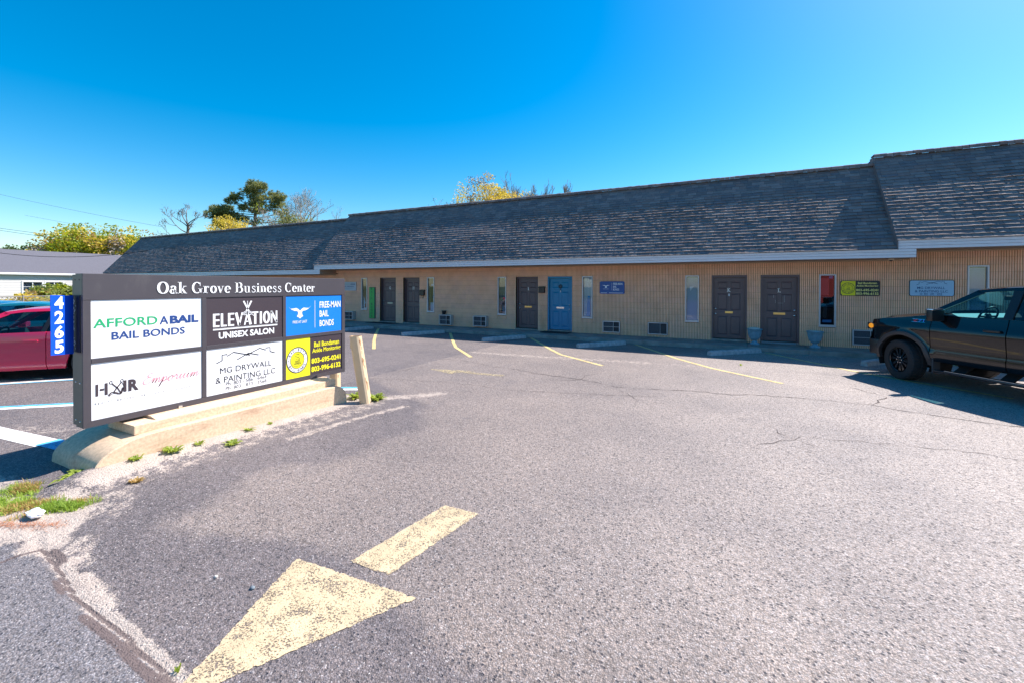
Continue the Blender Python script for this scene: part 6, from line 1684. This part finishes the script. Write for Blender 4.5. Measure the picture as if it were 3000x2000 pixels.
for k in range(3):
    tree("shrub", ("ivy like low shrub along the fence foot, left", "ivy like low shrub along the fence foot, middle", "ivy like low shrub along the fence foot, right")[k], -28.0, 7.4 + k * 1.1, 1.25, 1.0, .2, 60 + k, [(M_lshrub, .6), (M_lyel, .4)], M_bark, .06, 16, 4, "shrubs along the chain link fence", clump=.24, kids=(3, 4), r0=.03, spread=.8, cat="shrub")
# overhead wires
M_cable = mat("cable_black", (.02, .02, .022), .7); M_cable2 = mat("cable_grey", (.22, .24, .27), .6)
def wire(label, a, b, sag, r, m=None):
    a, b = Vector(a), Vector(b); mid = (a + b) / 2; mb = MB(); P = []
    for i in range(25):
        t = i / 24; p = a.lerp(b, t); p.z -= sag * 4 * t * (1 - t); P.append(p)
    mb.tube(P, r, 5); o = link("overhead_wire", mb.mesh("overhead_wire", m or M_cable, off=a)); o.location = a; tag(o, label, "wire", "overhead wires at the upper left")
dw = Vector((-47.61, 21.01, 7.44)) - Vector((-60.36, 14.67, 10.47))
def ext(a, b, k0, k1): a, b = Vector(a), Vector(b); d = b - a; return a - d * k0, b + d * k1
for lab, a, b, sag, r, m in (("highest thin wire crossing the sky down to the bare tree", (-60.36, 14.67, 10.47), (-47.61, 21.01, 7.44), .25, .012, M_cable2), ("thicker pair of wires sloping down to the yellow green tree, upper", (-60.33, 14.65, 7.14), (-49.01, 20.29, 5.52), .05, .016, M_cable),
                        ("thicker pair of wires sloping down to the yellow green tree, lower", (-60.33, 14.65, 7.0), (-49.01, 20.29, 5.30), .12, .016, M_cable), ("very faint short wire high above the house", (-56.1, 16.77, 7.89), (-52.41, 18.6, 7.17), .02, .009, M_cable2)):
    a, b = ext(a, b, .6, .5 if 'highest' not in lab else .05); wire(lab, a, b, sag, r, m)
wire("black service cable sagging across the grey house roof", (-32.28, 6.26, 3.76), (-24.0, 10.38, 3.50), .43, .012)
# ---- behind the camera: what the windows mirror
t = thing("red_building", "red timber building across the street, seen mirrored in a narrow window", "building", (9.5, -27, 0))
mb = MB(); mb.box(4, 15, -33, -27, 0, 3.6); part("wall", mb, mat("barn_red", (.32, .03, .025), .7), t)
mb = MB(); mb.prism([(3.6, 3.6), (15.4, 3.6), (9.5, 6.0)], 1, -33.3, -26.7); part("roof", mb, M_hroof, t)
mb = MB()
for x in (6, 12): mb.box(x - .6, x + .6, -26.99, -26.95, 1, 2.2)
part("window", mb, M_inkw, t)
for k, (x, y, h) in enumerate(((-20, -40, 9), (-8, -45, 11), (22, -42, 10), (34, -38, 9), (-34, -36, 10))):
    tree("street_tree", ("bushy tree across the street, far left of the red building", "tall bushy tree across the street, left of the red building", "bushy tree across the street, right of the red building", "bushy tree across the street, far right of the red building", "bushy tree across the street beyond all others")[k], x, y, h, 4, 3, 80 + k, [(M_lgreen, .5), (M_ldark, .5)], M_bark, .5, 14, 3, "trees across the street", clump=1.2, kids=(3, 4))
# ================================================================= weeds, grass, litter, pebbles
M_weed = leaf_mat("weed_leaf", (.13, .20, .02), (.36, .42, .06)); M_dry = leaf_mat("dry_blade", (.30, .20, .06), (.50, .34, .12)); M_grass = leaf_mat("grass_blade", (.14, .24, .02), (.34, .44, .06))
def rosette(mb, rg, x, y, z, r, n, lift=.6, broad=.17):
    for k in range(n):
        a = rg.uniform(0, 6.283); L_ = r * rg.uniform(.5, 1.15); u = rg.uniform(.15, lift); d = Vector((math.cos(a), math.sin(a), u)).normalized(); s = Vector((-math.sin(a), math.cos(a), 0)) * L_ * broad * rg.uniform(.5, 1)
        p = Vector((x, y, z)) + Vector((rg.gauss(0, r * .15), rg.gauss(0, r * .15), 0)); m1 = p + d * L_ * .35; m2 = p + d * L_ * .72 + Vector((0, 0, .01)); e = p + d * L_ + Vector((0, 0, -L_ * .12))
        mb.add([p, m1 - s, m2 - s * .8, e, m2 + s * .8, m1 + s, m1 + Vector((0, 0, -.004)), m2 + Vector((0, 0, -.006))], [(0, 6, 1), (1, 6, 7, 2), (2, 7, 3), (0, 5, 6), (6, 5, 4, 7), (7, 4, 3)])
rg = random.Random(77)
def weed(label, x, y, r, n, lift=.7, m=None, z=None):
    z = ground_z(x, y) if z is None else z; mb = MB(); rosette(mb, rg, x, y, z, r, int(n * 1.5), lift)
    o = link("weed", mb.mesh("weed", m or M_weed, off=(x, y, z))); o.location = (x, y, z); tag(o, label, "weed", "weeds along the plinth")
weed("small bright weed against the plinth, nearest the rounded end", -5.54, 2.28, .075, 26)
weed("wider double weed in the middle of the plinth front", -5.50, 2.60, .11, 46)
weed("small tuft right of the double weed at the plinth", -5.50, 2.86, .07, 26)
weed("weed growing near the cement edge below the MG panel", -5.50, 3.45, .075, 26)
weed("tiny weed furthest along the plinth front", -5.52, 3.75, .045, 14)
weed("large broad leafed weed at the near rounded end of the plinth", -5.74, 1.93, .20, 44, .5)
weed("dry yellowish weed in the sand left of the dark asphalt", -5.15, 2.12, .07, 30, .9, M_dry)
weed("straggly green and brown weed lying on the asphalt edge", -5.30, 3.12, .10, 34, .5, M_weed)
weed("leafy green clump at the foot of the leaning post, on its right", -5.28, 5.47, .16, 80, 1.1)
weed("dark leafy clump left of the leaning post", -5.68, 5.42, .16, 70, .8)
weed("tiny green sprout in the sunlit asphalt near the shade line", .30, 11.95, .06, 10, 1.5)
weed("tiny green sprout in the crack at the bottom of the photo", -2.44, 1.17, .025, 8, 1.0)
def blades(mb, rg, x, y, h, n, rad):
    for _ in range(n):
        a = rg.uniform(0, 6.283); q = rad * rg.random() ** .5; px, py = x + q * math.cos(a), y + q * math.sin(a); z = ground_z(px, py)
        L_ = h * rg.uniform(.4, 1.2); d = Vector((rg.gauss(0, .6), rg.gauss(0, .6), 1)).normalized(); s = Vector((-d.y, d.x, 0)); s = (s.normalized() if s.length > .01 else Vector((1, 0, 0))) * .0028
        p = Vector((px, py, z)); m_ = p + d * L_ * .55; e = m_ + (d + Vector((d.x, d.y, -.5)) * .8).normalized() * L_ * .5
        mi = 0 if mnoise.noise(Vector((px * 4, py * 4, 0))) > -.15 or rg.random() < .3 else 1
        mb.add([p - s, p + s, m_ + s * .8, m_ - s * .8, e], [(0, 1, 2, 3), (3, 2, 4)], mi)
mb = MB()
for _ in range(260):
    t = rg.random(); x = lerp(-6.3, -4.98, t) ; y = lerp(1.02, 1.66, t) + rg.gauss(0, .055 + .05 * (1 - t)); blades(mb, rg, x, y, .055, 28, .05)
for _ in range(40):
    blades(mb, rg, -5.85 + rg.gauss(0, .09), 1.55 + rg.gauss(0, .05), .06, 30, .05)
for _ in range(16): blades(mb, rg, -6.1 + rg.gauss(0, .15), 1.36 + rg.gauss(0, .03), .05, 22, .05)
o = link("roadside_grass", mb.mesh("roadside_grass", [M_grass, M_dry])); tag(o, "patch of short grass in the sandy verge at the left edge", "grass", kind="stuff")
# red brown pine straw
mb = MB()
for _ in range(900):
    t = rg.random(); x = lerp(-5.7, -4.75, t) + rg.gauss(0, .03); y = lerp(1.02, 1.52, t) - .05 + rg.gauss(0, .03); z = ground_z(x, y) + .006; a = rg.uniform(0, 6.283); L_ = rg.uniform(.02, .06); dx, dy = math.cos(a) * L_, math.sin(a) * L_
    mb.add([(x - dy * .03, y + dx * .03, z), (x + dx, y + dy, z + rg.uniform(0, .01)), (x + dy * .03, y - dx * .03, z)], [(0, 1, 2)])
o = link("pine_straw", mb.mesh("pine_straw", mat("pine_straw_red", (.42, .14, .05), .9))); tag(o, "reddish pine needles scattered along the edge of the grass", "pine straw", kind="stuff")
# crumpled white litter
mb = MB(); rows = []
for i in range(9):
    row = []
    for j in range(14):
        a = 2 * math.pi * j / 14; e = math.pi * i / 8; q = 1 + .28 * mnoise.noise(Vector((math.cos(a) * 2, math.sin(a) * 2, e * 2)))
        row.append((-5.10 + .085 * q * math.sin(e) * math.cos(a), 1.42 + .05 * q * math.sin(e) * math.sin(a), .035 + .032 * q * math.cos(e)))
    rows.append(row)
mb.grid(rows, closed=True); o = link("crumpled_paper", mb.mesh("crumpled_paper", mat("paper_white", (.8, .8, .84), .6), off=(-5.10, 1.42, 0), smooth=False)); o.location = (-5.10, 1.42, 0); tag(o, "crumpled white paper lying on the grass verge", "litter")
# loose grit and pebbles
mb = MB()
def pebble(mb, x, y, s, rg, mi=0):
    z = ground_z(x, y); P = []
    for k in range(5): a = 1.2566 * k + rg.uniform(-.3, .3); P.append((x + s * math.cos(a) * rg.uniform(.7, 1.1), y + s * math.sin(a) * rg.uniform(.7, 1.1), z + s * .2))
    mb.add(P + [(x + rg.uniform(-.2, .2) * s, y, z + s * rg.uniform(.6, .95))], [(k, (k + 1) % 5, 5) for k in range(5)], mi)
for _ in range(3800):
    t = rg.random()
    if t < .55: x, y = rg.uniform(-4.6, 1.2), 1.0 + abs(rg.gauss(0, 1.4))
    elif t < .8: x, y = rg.gauss(-5.0, .35), rg.uniform(1.2, 5.8)
    else: x, y = rg.uniform(-6, 6), rg.uniform(2, 12)
    pebble(mb, x, y, rg.uniform(.0025, .006) * (1 if rg.random() < .97 else 1.8), rg, 0 if rg.random() < .5 else (1 if rg.random() < .75 else 2))
o = link("loose_grit", mb.mesh("loose_grit", [mat("grit_grey", (.22, .20, .21), .9), mat("grit_pale", (.50, .45, .43), .9), mat("grit_dark", (.05, .045, .05), .9)])); tag(o, "loose grit and small stones on the asphalt", "grit", kind="stuff")
for k, (x, y, s, m, lab) in enumerate(((-2.68, 1.70, .018, (.16, .19, .22), "dark pebble on the asphalt left of the big yellow arrow head"), (-3.0, 1.66, .014, (.7, .62, .55), "pale pebble further left of the big yellow arrow head"), (-9.0, 3.35, .05, (.75, .73, .72), "left one of two small white lumps beside the blue and white stall line"), (-8.85, 3.45, .055, (.75, .73, .72), "right one of two small white lumps beside the blue and white stall line"))):
    mb = MB(); rr = random.Random(k); rows = []
    for i in range(7):
        e = math.pi * i / 6; rows.append([(x + s * math.sin(e) * math.cos(a * .6283) * rr.uniform(.85, 1.1), y + s * .8 * math.sin(e) * math.sin(a * .6283) * rr.uniform(.85, 1.1), s * .4 + s * .6 * math.cos(e)) for a in range(10)])
    mb.grid(rows, closed=True); o = link("pebble", mb.mesh("pebble", mat("pebble_%d" % k, m, .8), off=(x, y, 0), smooth=True)); o.location = (x, y, 0); tag(o, lab, "pebble")
